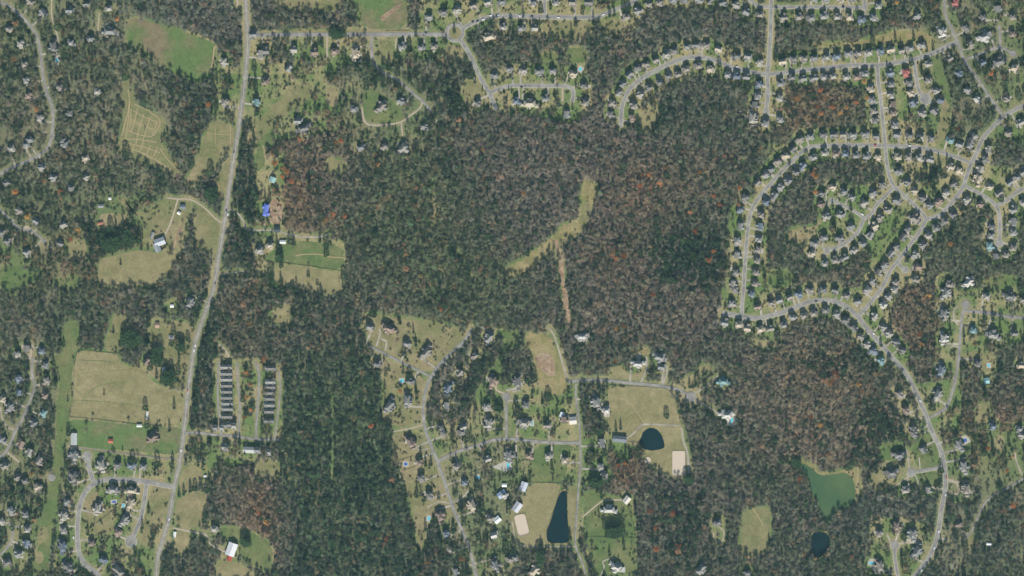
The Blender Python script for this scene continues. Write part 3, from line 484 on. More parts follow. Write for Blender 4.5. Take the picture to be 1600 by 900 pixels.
def inside(pts):
    P = np.array([p[:2] for p in pts]); m = np.zeros((GH, GW), bool)
    a = int(max(0, P[:,0].min()+MG)); b = int(min(GW, P[:,0].max()+MG+1)); c = int(max(0, P[:,1].min()+MG)); d = int(min(GH, P[:,1].max()+MG+1))
    if a >= b or c >= d: return m
    xx = X[c:d, a:b]; yy = Y[c:d, a:b]; r = np.zeros(xx.shape, bool)
    for i in range(len(P)):
        x0, y0 = P[i]; x1, y1 = P[(i+1) % len(P)]
        if y0 == y1: continue
        r ^= ((y0 > yy) != (y1 > yy)) & (xx < (x1-x0)*(yy-y0)/(y1-y0)+x0)
    m[c:d, a:b] = r; return m
fld = np.zeros((GH, GW), bool); clr = np.zeros((GH, GW), bool); lwn = np.zeros((GH, GW), bool); opn = np.zeros((GH, GW), bool); wat = np.zeros((GH, GW), bool)
field_polys = []
for i, (nm, mt, s) in enumerate(FIELDS):
    q = smooth_poly(parse(s), 1, 2.6 if nm == 'clearing' else 1.0, i); field_polys.append((nm, mt, q)); fld |= inside(q)
    if nm == 'clearing': clr |= inside(q)
    if nm == 'lawn': lwn |= inside(q)
pond_polys = []
for i, (lb, mt, s) in enumerate(PONDS):
    q = smooth_poly(parse(s), 2, .15, i); pond_polys.append((lb, mt, q)); wat |= inside(q)
for s in OPEN: opn |= inside(parse(s))
houses = []
ORD = ['','first','second','third','fourth','fifth','sixth','seventh','eighth','ninth','tenth','eleventh','twelfth','thirteenth','fourteenth','fifteenth','sixteenth','seventeenth','eighteenth','nineteenth','twentieth','twenty-first','twenty-second','twenty-third','twenty-fourth','twenty-fifth','twenty-sixth','twenty-seventh','twenty-eighth','twenty-ninth','thirtieth']
def road_dir(x, y):
    best = (1e9, 0, None)
    for nm, desc, wd, P, kb, bulb in roads:
        if nm != 'road': continue
        for k in range(0, len(P)-1, 2):
            d = math.hypot(P[k].x-x, P[k].y-y)
            if d < best[0]: best = (d, math.atan2(-(P[k+1].y-P[k].y), P[k+1].x-P[k].x), P[k], wd)
    return best
WOODY = ('the wooded northwest lots','the west woods above the farm','the far left lane','the northeast lots','the wooded plots around the winding upper lane')
for desc, frm, spec in HOUSES:
    H = parse(spec)
    H.sort(key=lambda p: p[1] if frm == 'north' else p[0])
    for i, (x, y, o) in enumerate(H):
        y -= 1.6
        d, ang, rp, rw = road_dir(x, y)
        houses.append(dict(x=x, y=y, o=o, desc=desc, frm=frm, i=i+1, n=len(H), d=d, ang=ang, rp=rp, rw=rw, woody=desc in WOODY))
for h in houses: near(dist_house, h['x'], h['y']-0, h['x'], h['y'], 0, 26)
for b in BARNS: near(dist_house, b[1], b[2], b[1], b[2], 0, 26)
for p in POOLS: near(dist_house, p[0], p[1], p[0], p[1], -1, 26)
n1 = fbm(GH, GW, 60, 1); n2 = fbm(GH, GW, 14, 2); n3 = fbm(GH, GW, 6, 3); n4 = fbm(GH, GW, 28, 4, 3)
woody = np.zeros((GH, GW))
for cx, cy, rx, ry in ((80,200,170,260),(40,700,80,160),(1530,90,90,120),(610,170,80,80),(1540,800,80,120),(760,790,70,120)):
    woody = np.maximum(woody, np.clip(1.4-np.hypot((X-cx)/rx, (Y-cy)/ry), 0, 1))
can = np.ones((GH, GW))
jr = (n2-.5)*8
can = np.where(dist_house < 13+jr-4.5*woody, .06+.26*woody, can)
can = np.where(dist_road < 5+jr*.5, .08+.22*woody, can)
can = np.where(opn & (n2 < .60), np.minimum(can, .09+.16*woody), can)
can = np.where((can > .5) & (woody > .3) & (n4 > .54), .55, can)
can = np.where(fld, np.where(clr, .045, np.where(lwn & (n2 > .42), .06, .004)), can)
for r_ in (1, 2, 3, 4):
    fl2 = np.roll(fld, -r_, 0) | np.roll(fld, r_, 1) | np.roll(fld, -r_, 1) | np.roll(fld, r_, 0)
    can = np.where(fl2 & (can > .5) & (n3 < .62), .15, can)
can = np.where(dist_house < 7, .02+.05*woody, can)
ride = np.full((GH, GW), 999.)
for q_ in ('13: 190,280 320,400 420,490 500,565 560,640 600,740 610,830','13: 530,565 640,565 780,600','12: 470,600 480,900','13: 480,0 475,330','03: 560,470 700,520','11: 1250,640 1330,800 1400,900','11: 1110,230 1120,500'):
    Q = parse(q_)
    for a_, b_ in zip(Q[:-1], Q[1:]): near(ride, a_[0], a_[1], b_[0], b_[1], 0, 10)
can = np.where(ride < 2.4, .12, can)
can = np.where((dist_road < 3.2) | (dist_house < 5.2) | wat, 0, can)
# tint map: background + blobs
def rgb(*c): return np.array(c, float)
GREYGR = rgb(.112,.128,.077); BROWN = rgb(.172,.150,.116); TANB = rgb(.235,.19,.13); RUST = rgb(.32,.165,.085); OLIVE = rgb(.108,.136,.06); COOL = rgb(.13,.137,.110); DARKG = rgb(.075,.105,.05)
BLOCK = inside([(446,548),(500,540),(574,545),(600,640),(625,740),(655,900),(660,960),(440,960),(470,800),(436,740),(440,640)])
BL = [(870,270,170,120,BROWN,1.0),(1010,470,150,90,BROWN,.9),(1250,620,110,110,TANB,.85),(1300,700,80,60,TANB,.8),(1270,590,60,40,RUST,.15),(1010,300,70,60,RUST,.28),(1080,270,60,60,TANB,.4),(960,400,50,40,RUST,.22),(1020,480,90,50,TANB,.4),(940,200,90,50,BROWN,.8),(480,290,70,110,RUST,.42),(500,230,60,60,TANB,.5),(540,300,60,80,BROWN,.6),
 (640,340,110,120,OLIVE,.8),(720,450,90,70,OLIVE,.8),(540,700,90,170,DARKG,1.0),(540,620,60,60,OLIVE,.5),(560,520,90,60,TANB,.35),(390,800,50,90,TANB,.7),(405,810,30,60,RUST,.35),(900,760,0,0,BROWN,0),(1060,760,120,120,BROWN,.55),
 (880,840,60,60,BROWN,.5),(980,720,30,60,RUST,.4),(1260,160,90,60,RUST,.3),(1440,540,60,90,TANB,.6),(1440,500,60,60,RUST,.25),(1330,420,60,40,TANB,.4),(1400,800,140,60,COOL,.5),(1550,850,80,60,COOL,.6),
 (250,30,160,50,COOL,.6),(330,160,60,80,GREYGR,.9),(380,500,40,60,RUST,.2),(1260,300,60,60,BROWN,.5),(1500,380,80,60,OLIVE,.4),(1100,170,80,60,COOL,.4),(1540,680,90,60,RUST,.35),(110,200,140,90,TANB,.35),(60,60,80,60,OLIVE,.5),(60,330,90,60,OLIVE,.5),(140,400,120,50,RUST,.25),(1180,420,0,0,BROWN,0),(1110,60,100,40,COOL,.6)]
tint = np.tile(GREYGR, (GH, GW, 1)); 
a = np.clip((n4-.45)*3.5, 0, 1)[..., None]; tint = tint*(1-a*.55)+BROWN*a*.55
for cx, cy, rx, ry, col, amt in BL:
    if not rx: continue
    wgt = np.exp(-(((X-cx)/rx)**2+((Y-cy)/ry)**2)**1.5)*amt*np.clip(.35+1.3*n4, 0, 1.2); wgt = np.clip(wgt, 0, 1)[..., None]
    tint = tint*(1-wgt)+col*wgt
tint = np.where(BLOCK[..., None], tint*.45+DARKG*.72*(.6+.9*n2)[..., None], tint)
EVB = [(1070,400,45,35,.8),(690,150,45,30,.75),(330,165,60,60,.35),(1460,280,35,25,.85),(1090,260,0,0,0),(175,375,40,30,.8),(700,250,20,90,.25),(560,630,80,140,.35),(620,110,60,30,.3),(1370,690,40,60,.5),(1060,830,40,50,.45),
 (300,590,14,90,.6),(1440,360,40,40,.5),(1330,330,40,60,.4),(20,780,60,80,.4),(100,640,30,80,.3),(940,650,14,60,.6),(1110,400,40,60,.35),(1310,570,60,20,.4),(770,620,60,80,.35),(660,800,60,120,.35),(385,330,20,120,.5),(320,530,30,60,.55),(1580,120,40,60,.4),(460,470,60,60,.35),(1040,190,60,30,.35)]
ev = np.full((GH, GW), .05)
for cx, cy, rx, ry, amt in EVB:
    if rx: ev = np.maximum(ev, amt*np.exp(-((X-cx)/rx)**2-((Y-cy)/ry)**2))
ev = np.where(BLOCK, .08+.22*(n4 > .5), ev)
ev = np.where(can < .5, np.maximum(ev, .42), ev)
# ground cover colours
lawnmix = np.clip((n4-.38)*3.2+(n2-.5)*1.2, 0, 1)[..., None]
lawnmix = lawnmix*(1-.5*np.clip(woody, 0, 1))[..., None]
lawn = rgb(.105,.15,.045)*(1-lawnmix)+rgb(.25,.215,.105)*lawnmix
k = np.clip((n3-.55)*3, 0, 1)[..., None]; lawn = lawn*(1-k*.4)+rgb(.06,.10,.03)*k*.4
floor_ = rgb(.085,.072,.048)*.6+tint*.42
isl = np.maximum(np.clip((.75-can)*2, 0, 1), np.where(opn, .8, 0)); isl = np.maximum(isl, np.clip(woody*1.2, 0, .6))*(1-.45*np.clip(woody, 0, 1)); 
isl = (isl+np.roll(isl, 1, 0)+np.roll(isl, 1, 1)+np.roll(isl, -1, 0)+np.roll(isl, -1, 1))/5
cover = floor_*(1-isl[..., None])+lawn*isl[..., None]
v = np.clip((4.5-dist_road)/4.5, 0, 1)[..., None]*np.clip(n2*1.5-.1, 0, .9)[..., None]
cover = cover*(1-v*.75)+rgb(.25,.205,.12)*v*.75
print('houses', len(houses))

# ------------------------------------------------------------------ ground sheet
st = 2
gx = np.arange(0, GW, st); gy = np.arange(0, GH, st)
xs = np.concatenate([[-24000,-9000,-3000], (gx-MG-800)*S, [3000,9000,24000]])
ys = np.concatenate([[24000,9000,3000], (450-(gy-MG))*S, [-3000,-9000,-24000]])
ix = np.clip(np.concatenate([[0,0,0], gx, [GW-1]*3]), 0, GW-1).astype(int); iy = np.clip(np.concatenate([[0,0,0], gy, [GH-1]*3]), 0, GH-1).astype(int)
nx, ny = len(xs), len(ys)
co = np.zeros((ny, nx, 3), np.float32); co[..., 0] = xs[None, :]; co[..., 1] = ys[:, None]
idx = np.arange(nx*ny).reshape(ny, nx)
quads = np.stack([idx[1:, :-1], idx[1:, 1:], idx[:-1, 1:], idx[:-1, :-1]], -1).reshape(-1, 4)
me = bpy.data.meshes.new('ground'); me.vertices.add(nx*ny); me.vertices.foreach_set('co', co.ravel())
me.loops.add(quads.size); me.loops.foreach_set('vertex_index', quads.ravel().astype(np.int32))
me.polygons.add(len(quads)); me.polygons.foreach_set('loop_start', np.arange(0, quads.size, 4, dtype=np.int32)); 
me.update(calc_edges=True)
at = me.color_attributes.new('cover', 'FLOAT_COLOR', 'POINT')
cc = np.ones((ny, nx, 4), np.float32); cc[..., :3] = cover[iy][:, ix]; at.data.foreach_set('color', cc.ravel())
me.materials.append(M['ground']); g = bpy.data.objects.new('ground', me); link(g); tag(g, kind='structure')

def sheet(name, pts, z, m, kind='structure', parent=None):
    bm = bmesh.new(); vs = [bm.verts.new((*W(p[0], p[1]), z)) for p in pts]
    f = bm.faces.new(vs); bmesh.ops.triangulate(bm, faces=[f]); bmesh.ops.recalc_face_normals(bm, faces=bm.faces)
    for f in bm.faces:
        if f.normal.z < 0: f.normal_flip()
    me = bpy.data.meshes.new(name); bm.to_mesh(me); bm.free(); me.materials.append(m)
    o = bpy.data.objects.new(name, me); link(o)
    if parent: o.parent = parent
    if kind: o['kind'] = kind
    return o
for i, (nm, mt, q) in enumerate(field_polys): sheet(nm, q, .01+.004*i*.25, M[mt])
for i, (lb, mt, q) in enumerate(pond_polys):
    C0 = np.mean([p for p in q], axis=0)
    sheet('pond_bank', [C0+(p-C0)*(1+2.2/max(np.hypot(*(p-C0)), 1)) for p in q], .060, M['straw'])
    o = sheet('pond', q, .09, M[mt]); o['label'] = lb
# mown paths in the northwest meadow, tracks in the fields
def ribbon(name, P, wd, z, m, kind='structure', ends=None, parent=None, px=True):
    v = []; f = []
    for i, p in enumerate(P):
        a = P[max(i-1,0)]; b = P[min(i+1,len(P)-1)]; d = (b-a); d = d.normalized() if d.length > 1e-6 else Vector((1,0)); nrm = Vector((-d.y, d.x))
        for s in (-1, 1): q = p+nrm*s*wd/2; v.append((*W(q.x, q.y), z))
        if i: f.append((2*i-2, 2*i, 2*i+1, 2*i-1))
    if ends:
        c = P[-1]; n = len(v); v.append((*W(c.x, c.y), z+.0015))
        for k in range(20): v.append((*W(c.x+ends*math.cos(k*math.pi/10), c.y+ends*math.sin(k*math.pi/10)), z+.0015))
        f += [(n, n+1+(k+1) % 20, n+1+k) for k in range(20)]
    o = mesh_obj(name, v, f, m, parent)
    if kind: o['kind'] = kind
    return o
def zl(s): return [Vector((a, b)) for a, b, _ in parse(s)]
PATHS = ['00: 800,560 810,640 800,760 780,880; 01: 760,20','00: 840,650 940,700 1000,760 960,850','00: 820,680 810,810','00: 860,680 840,760 820,830','00: 900,710 870,800 850,900','00: 940,730 910,820 890,900','00: 980,770 950,850',
 '00: 830,690 900,730 985,765','00: 820,745 880,780 960,810','00: 790,810 860,840 950,855','00: 770,870 850,870 980,890','01: 800,20 780,50','01: 840,5 820,60 810,70','01: 890,0 860,90','01: 940,10 900,110','01: 985,20 960,80','01: 770,15 900,60 990,110 1090,175','01: 800,-5 900,20 1000,55',
 '01: 1000,30 1050,100 1130,180','01: 850,40 950,90','00: 760,850 800,700 810,620','01: 1020,130 1080,190']
for i, s in enumerate(PATHS): ribbon('mown_path', spline([tuple(p) for p in zl(s)], 4), 1.5, .105+.001*i, M['path'])
TRACKS = [('00: 1340,290 1330,380 1310,460',2.5,'path'),('00: 1345,800 1345,900',1,'path'),('00: 1440,780 1440,900',1,'path'),('00: 1300,835 1450,845',1,'path'),('11: 245,700 300,690 400,690 460,705 545,712',1.6,'path'),('01: 1130,520 1100,600 1080,660',3,'bare'),
 ('22: 680,690 740,720 790,790 830,850',1,'path'),('33: 560,225 560,430',2.4,'path'),('23: 1505,478 1540,530 1570,580',1.5,'path'),('02: 510,750 525,690 600,620 720,590 800,585',.9,'green'),('02: 490,450 620,455 700,460',.9,'green'),('02: 455,700 700,715 900,745',.9,'green'),('02: 480,540 620,520 760,515 850,500',1.2,'meadow'),
 ('01: 780,880 860,810 960,710',.7,'green'),('13: 200,290 320,400 420,490 500,560 560,640 600,740',1.8,'meadow'),('13: 540,565 640,565 780,600',1.4,'path'),('13: 780,890 770,800 820,730 880,660',1.6,'meadow'),('11: 1270,690 1300,790 1340,850',1.8,'green')]
for i, (s, wd, mt) in enumerate(TRACKS): ribbon('track', spline([tuple(p) for p in zl(s)], 4), wd, .135+.001*i, M[mt])
def blob(cx, cy, rx, ry, rot, n=18, rough=.0):
    out = []
    for k in range(n):
        a = 2*math.pi*k/n; x = rx*math.cos(a); y = ry*math.sin(a); out.append((cx+x*math.cos(rot)-y*math.sin(rot)+random.uniform(-rough,rough), cy+x*math.sin(rot)+y*math.cos(rot)+random.uniform(-rough,rough)))
    return out
sheet('rubble_mound', smooth_poly(parse('22: 140,410 240,400 275,500 270,560 210,540 150,480'), 1, 1.2, 5), .16, M['bare'])
sheet('garden_bed', blob(483,403,9,4,.1), .16, M['green']); sheet('soil_strip', [(593,28),(600,22),(625,5),(629,8),(612,22),(597,33)], .16, M['bare'])
sheet('bare_patch', blob(66,836,8,14,.3,14,.8), .16, M['tanfield']); sheet('bare_patch', blob(61,871,7,10,.1,14,.8), .163, M['tanfield'])

# ------------------------------------------------------------------ roads and drives
for i, (nm, desc, wd, P, kb, bulb) in enumerate(roads):
    if kb:
        ribbon('kerb', P, wd+1.3, .17+.0012*i, M['kerb'], ends=(bulb+.6 if bulb else None))
    z = .30+.004*i if nm == 'road' else .19+.001*i
    ribbon(nm, P, wd, z, M['asphalt'] if nm == 'road' else random.choice([M['concrete'], M['gravel']]), ends=(bulb or None))
P = roads[0][3]; ribbon('centre_line', P, .32, .31+.004*len(roads), M['paint'])
def ring(name, cx, cy, r0, r1, z, m):
    v = []; f = []
    for k in range(48):
        a = 2*math.pi*k/48
        for r in (r0, r1): v.append((*W(cx+r*math.cos(a), cy+r*math.sin(a)), z))
        j = (k+1) % 48; f.append((2*k, 2*k+1, 2*j+1, 2*j))
    o = mesh_obj(name, v, f, m); o['kind'] = 'structure'
ring('kerb', 711, 51, 9.6, 15.4, .292, M['kerb']); ring('road', 711, 51, 10.2, 14.8, .30+.004*(len(roads)+1), M['asphalt'])
sheet('roundabout_island', blob(711,51,9.7,9.7,0,32), .40, M['mixed'])
def rect(cx, cy, l, w_, deg, cut=0):
    a = -R(deg); out = []
    hx, hy = l/2, w_/2
    pts = [(-hx,-hy),(hx,-hy),(hx,hy),(-hx,hy)] if not cut else [(-hx+cut,-hy),(hx-cut,-hy),(hx-cut*.3,-hy+cut*.3),(hx,-hy+cut),(hx,hy-cut),(hx-cut*.3,hy-cut*.3),(hx-cut,hy),(-hx+cut,hy),(-hx+cut*.3,hy-cut*.3),(-hx,hy-cut),(-hx,-hy+cut),(-hx+cut*.3,-hy+cut*.3)]
    return [(cx+x*math.cos(a)-y*math.sin(a), cy+x*math.sin(a)+y*math.cos(a)) for x, y in pts]
def sand_thing(name, label, pts, m='sand', z=.2):
    r = empty(name, (*W(*np.mean(pts, axis=0)), 0)); tag(r, label, 'riding arena')
    cx, cy = r.location.x, r.location.y
    V = [(W(*p)[0]-cx, W(*p)[1]-cy) for p in pts]; n = len(V)
    mesh_obj('sand_surface', [(x, y, z) for x, y in V], [tuple(range(n))[::-1]], M[m], r)
    f = MB()
    for k in range(n):
        a, b = V[k], V[(k+1) % n]
        for h in (.7, 1.3): f.tube((a[0],a[1],h), (b[0],b[1],h), .12, .12, 4)
        f.tube((a[0],a[1],0), (a[0],a[1],1.4), .12, .12, 4)
    o = bpy.data.objects.new('rail', f.me('rail', M['fence'])); link(o); o.parent = r
sand_thing('riding_arena', 'pale pink rectangular riding arena east of the dark triangular pond', rect(1060.5,724,20.5,39,0,2))
sand_thing('riding_arena', 'pale tilted riding arena with rounded corners in the lower tan field', rect(815,820,18.5,33,14,4))
sand_thing('round_pen', 'small circular pen of pale sand south of the triangular pond', blob(1012,719.5,5.6,5.6,0,20))

# ------------------------------------------------------------------ fences
FENCES = [('timber fence between the green pasture and tan field by the blue house','11: 0,722 60,733 270,756 545,797'),('dark fence between the big tan field and green pasture','02: 430,806 640,826 870,853 1000,862'),
 ('dark fence along the top of the big tan field','02: 485,388 640,402 740,410'),('rail fence on the west side of the big tan field','02: 485,388 462,520 455,690 430,800'),('rail fence around the top of the horse field','22: 600,608 800,618 950,630 1000,672 1050,820 1068,890'),
 ('rail fence along the west edge of the horse field','22: 597,612 596,750 600,890'),('rail fence across the top of the lower tan field','23: 110,316 310,320'),('rail fence between lower tan field and long pond','23: 310,325 285,420 250,520 216,620 214,700'),
 ('rail fence round the tilted riding arena','23: -20,530 10,620 40,700 70,722 150,720'),('rail fence across the green estate lawn','23: 440,655 600,657 780,662'),('rail fence running beside the narrow pond lane','23: 415,200 405,400 395,600 388,700'),
 ('timber fence along the south of the horse pasture','23: 700,65 790,70 820,180 920,300 1000,350'),('straight fence below the pond estate house','23: 450,150 560,150 620,158'),('dark fence west of the winding lower road','13: 890,180 985,150'),('dark fence below the round covered pool','13: 915,245 1000,215'),
 ('stone coloured fence behind the cross street yards','13: 1270,280 1400,235 1450,215'),('dark fence between the lower left inner yards','03: 750,320 770,440 680,510 600,570'),('dark fence crossing the lower left inner lawns','03: 640,330 690,500 750,480'),('fence along the green rear lane pasture','03: 440,95 700,127 960,158 1110,176'),
 ('curved fence under the lawn in the estate woods','22: 490,520 560,505 700,470'),('fence line beside the lower left white barn','03: 1370,640 1430,665 1455,620'),('timber fence along the field below the straight top road','10: 810,192 960,192'),('short dark fence left of the far left lane','02: 90,262 210,280')]
for lb, s in FENCES:
    P = [Vector(W(p.x, p.y)) for p in spline([tuple(q) for q in zl(s)], 5)]
    r = empty('fence', (P[0].x, P[0].y, 0)); tag(r, lb, 'fence')
    a = MB(); b = MB(); o0 = P[0]
    for i in range(len(P)-1):
        p, q = P[i]-o0, P[i+1]-o0
        for h in (.45, .9, 1.3): a.tube((p.x,p.y,h), (q.x,q.y,h), .1, .1, 4)
        n = max(1, int((q-p).length/3))
        for k in range(n): c = p.lerp(q, k/n); b.box(c.x-.13, c.x+.13, c.y-.13, c.y+.13, 0, 1.5)
    inst('rail', a.me('rail', M['fence']), r); o = inst('post', b.me('post', M['fence']), r); o['kind'] = 'stuff'

# ------------------------------------------------------------------ houses
class HV: pass
def make_variant(seed, big):
    r = random.Random(seed); h = HV(); Wl = MB(); Rf = MB(); Ch = MB(); Gd = MB(); Wn = MB()
    w_ = r.uniform(10.8, 12.6) if not big else r.uniform(17, 21); d = r.uniform(8.5, 10.5) if not big else r.uniform(10, 12.5)
    e = r.uniform(7.0, 8.0); x0, x1, y0, y1 = -w_/2, w_/2, -d/2, d/2
    hip = r.choice([0, .9, .9, 1]); rh = (d/2)*r.uniform(.85, 1.05)
    Wl.box(x0, x1, y0, y1, 0, e); Rf.roof(x0, x1, y0, y1, e, rh, 'x', hip)
    wings = []
    nw = 2 if not big else 4
    for k in range(nw):
        ww = r.uniform(4.2, 6.4); side = r.choice([-1, 1, 1, -1]) if k else -1; cx = r.uniform(x0+ww/2, x1-ww/2)
        pr = r.uniform(1.6, 4.2)*(1.4 if big else 1); ee = e-.25-.13*k if k % 2 == 0 else 3.3+.11*k
        ya, yb = (y0-pr, y0+d*.3) if side < 0 else (y1-d*.3, y1+pr)
        Wl.box(cx-ww/2, cx+ww/2, ya+.003*k, yb, 0, ee); Rf.roof(cx-ww/2, cx+ww/2, ya, yb+(1.5 if side < 0 else 0), ee, ww/2*r.uniform(.8, 1.05), 'y', r.choice([0, .9, .9])); wings.append((cx, ww, ya, yb, ee))
    # garage wing
    gs = r.choice([-1, 1]); gw = r.uniform(5.2, 6) if not big else r.uniform(6, 7.5); ov = 1.7 if not big else .4; gd = r.uniform(6.5, 8); gx0 = x1-ov if gs > 0 else x0-gw+ov; gy = r.uniform(-d/2-1.5, 0)
    Wl.box(gx0, gx0+gw, gy, gy+gd, 0, 3.15); Rf.roof(gx0, gx0+gw, gy, gy+gd, 3.15, gw/2*.8, r.choice(['x', 'y']), r.choice([0, .9]))
    Gd.box(gx0+.7, gx0+gw-.7, gy-.06, gy-.003, .02, 2.4)
    if big:
        Wl.box(-gx0-gw, -gx0, -1, 7.5, 0, 3.6); Rf.roof(-gx0-gw, -gx0, -1, 7.5, 3.6, gw/2*.8, 'y', .9)
    cx = r.uniform(x0+1, x1-1.5); cy = r.choice([y0+d*.3, y1-d*.35]); Ch.box(cx, cx+1.3, cy, cy+.9, e+1, e+rh+.9)
    for zz in (1, 3.8):
        for k in range(5):
            xx = x0+w_*(k+.5)/5
            Wn.box(xx-.5, xx+.5, y0-.05, y0-.004, zz, zz+1.3); Wn.box(xx-.5, xx+.5, y1+.004, y1+.05, zz, zz+1.3)
    h.wall = Wl.me('wall', M['wallm']); h.roof = Rf.me('roof', M['roofm']); h.ch = Ch.me('chimney', M['brick']); h.gd = Gd.me('garage_door', M['gdoor']); h.wn = Wn.me('window', M['glass'])
    h.rf = Rf; h.wl = Wl; h.gx = gx0+gw/2; h.gy = gy; h.big = big; h.w = w_; h.d = d; return h
SM = [make_variant(100+i, False) for i in range(14)]; BG = [make_variant(300+i, True) for i in range(8)]
ROOFC = {'g': [(.165,.163,.155),(.20,.195,.18),(.135,.13,.12),(.24,.225,.195),(.19,.17,.145)], 'd': [(.11,.13,.155),(.13,.15,.175)], 'b': [(.17,.13,.105),(.20,.15,.12)], 't': [(.33,.28,.21),(.30,.26,.20)], 'w': [(.36,.345,.31),(.32,.31,.285)], 'e': [(.14,.22,.22)], 'r': [(.26,.09,.08)]}
CNAME = {'g': 'grey', 'd': 'dark blue-grey', 'b': 'brown', 't': 'tan', 'w': 'pale', 'e': 'teal-grey', 'r': 'red'}
WALLC = [(.5,.46,.38),(.42,.30,.22),(.6,.58,.54),(.30,.17,.12),(.45,.42,.38),(.33,.2,.15)]
for k, h in enumerate(houses):
    rr = random.Random(k*31+5); h['big'] = 'l' in h['o']; c = [q for q in h['o'] if q in 'dbtwer']; h['c'] = c[0] if c else 'g'
    h['v'] = rr.choice(BG if h['big'] else SM); h['s'] = rr.uniform(.9, 1.08)*(1.0 if h['big'] else 1.0)
    a = h['ang']
    if h['rp'] is not None and h['d'] < 40:
        # face the road: local -y points to the road
        wx, wy = W(h['x'], h['y']); rx, ry = W(h['rp'].x, h['rp'].y)
        to = math.atan2(ry-wy, rx-wx); cand = [a, a+math.pi]; h['rot'] = max(cand, key=lambda t: math.cos(to-(t-math.pi/2)))
    else: h['rot'] = rr.choice([0, .3, -.4, math.pi, .9])
    h['rot'] += rr.uniform(-.06, .06); h['roofc'] = rr.choice(ROOFC[h['c']]); h['sc'] = h['s']*(h['v'].w+8)
def dens(h): return h['sc']
order = sorted(range(len(houses)), key=lambda k: -(houses[k]['sc']-(60 if min(houses[k]['x'], 1600-houses[k]['x'], houses[k]['y'], 900-houses[k]['y']) < 3 else 0)-(3 if houses[k]['woody'] else 0)))
indiv = set(order[:300])
restv = []; restf = []; restc = []; wallv = []; wallf = []
drive_n = 0
for k, h in enumerate(houses):
    wx, wy = W(h['x'], h['y']); v = h['v']; s = h['s']; zs = 1.0 if h['big'] else .96
    if k in indiv:
        e = empty('house', (wx, wy, 0), h['rot']); e.scale = (s, s, zs)
        tag(e, f"{CNAME[h['c']]} roofed house, {ORD[h['i']]} from the {h['frm']} in {h['desc']}", 'house', 'houses of ' + h['desc'])
        if len(e['label'].split()) > 16: e['label'] = e['label'].replace(' in the ', ' in ')
        wc = random.choice(WALLC)
        inst('wall', v.wall, e, color=wc); rf = inst('roof', v.roof, e, color=h['roofc']); inst('chimney', v.ch, rf)
        inst('garage_door', v.gd, e); q = inst('window', v.wn, e); q['kind'] = 'stuff'
    else:
        mt = Matrix.Translation((wx, wy, 0)) @ Matrix.Rotation(h['rot'], 4, 'Z') @ Matrix.Diagonal((s, s, zs, 1))
        n = len(restv); restv += [tuple(mt @ Vector(p)) for p in v.rf.v]; restf += [tuple(i+n for i in f) for f in v.rf.f]; restc += [(*h['roofc'], 1)]*len(v.rf.v)
        n = len(restv); restv += [tuple(mt @ Vector(p)) for p in v.wl.v]; restf += [tuple(i+n for i in f) for f in v.wl.f]; restc += [(.45,.38,.3,1)]*len(v.wl.v)
    # drive and pad
    rot = h['rot']; c, s_ = math.cos(rot), math.sin(rot)
    def loc(x, y): return Vector((wx+c*x-s_*y, wy+s_*x+c*y))
    if h['rp'] is not None and h['d'] < 34:
        gx = v.gx*s; st_ = loc(gx, v.gy*s-.2); mid = loc(gx, v.gy*s-4)
        rp = Vector(W(h['rp'].x, h['rp'].y)); dr = Vector((math.cos(h['ang']), math.sin(h['ang']))); end = rp+dr*((mid-rp).dot(dr))*.9
        pts = [Vector(((p.x/S)+800, 450-p.y/S)) for p in (st_, mid, end)]
        pw = 2.9 if not h['big'] else 2.9
        ribbon('driveway', [pts[0], pts[1]], 5.2, .155+.0001*(k % 60), M['concrete'])
        ribbon('driveway', spline([tuple(pts[1]), tuple(pts[1].lerp(pts[2], .5)), tuple(pts[2])], 4), pw, .163+.0001*(k % 60), M['concrete'])
    r2 = random.Random(k)
    if r2.random() < (.8 if h['big'] else .45):
        y_ = v.d/2*s; lx = r2.uniform(-4, 2); pw = r2.uniform(4, 9); pd = r2.uniform(3, 7)*(1.4 if h['big'] else 1)
        cr = [loc(lx, y_-.5), loc(lx+pw, y_-.5), loc(lx+pw, y_+pd), loc(lx, y_+pd)]
        o = mesh_obj('patio', [(p.x, p.y, .175+.0001*(k % 60)) for p in cr], [(0,1,2,3)], M['deck']); o['kind'] = 'structure'
if restv:
    o = mesh_obj('house', restv, restf, M['roofall']); at = o.data.color_attributes.new('tint', 'FLOAT_COLOR', 'POINT'); at.data.foreach_set('color', np.array(restc, np.float32).ravel())
    tag(o, 'remaining small suburban houses scattered along the woods and streets', 'houses', kind='stuff')
# barns and sheds
for lb, x, y, l, w_, deg, colr, ht in BARNS:
    e = empty('barn' if l > 9 else 'shed', (*W(x, y), 0), R(deg)); tag(e, lb, 'barn' if l > 9 else 'shed')
    L2, W2 = l*S/2, w_*S/2; a = MB(); a.box(-L2, L2, -W2, W2, 0, ht); inst('wall', a.me('wall', M['wallm']), e, color=(.5,.47,.42))
    a = MB(); a.roof(-L2, L2, -W2, W2, ht, W2*.42, 'x', 0); rf = inst('roof', a.me('roof', M['roofm']), e, color=colr)
    a = MB(); a.box(-L2*.2, L2*.2, -W2-.08, -W2-.004, .02, ht*.75); inst('door', a.me('door', M['gdoor']), e)
    if l > 9:
        a = MB()
        for q in ((-.5, 0, .5) if l < 25 else (-.85,-.65,-.4,-.2,.05,.3,.5,.7,.88)): a.box(L2*q-.5, L2*q+.5, -.5, .5, ht+W2*.3, ht+W2*.42+(.7 if l < 25 else 1.6))
        inst('roof_vent', a.me('roof_vent', M['wallm']), rf, color=(.5,.5,.5))
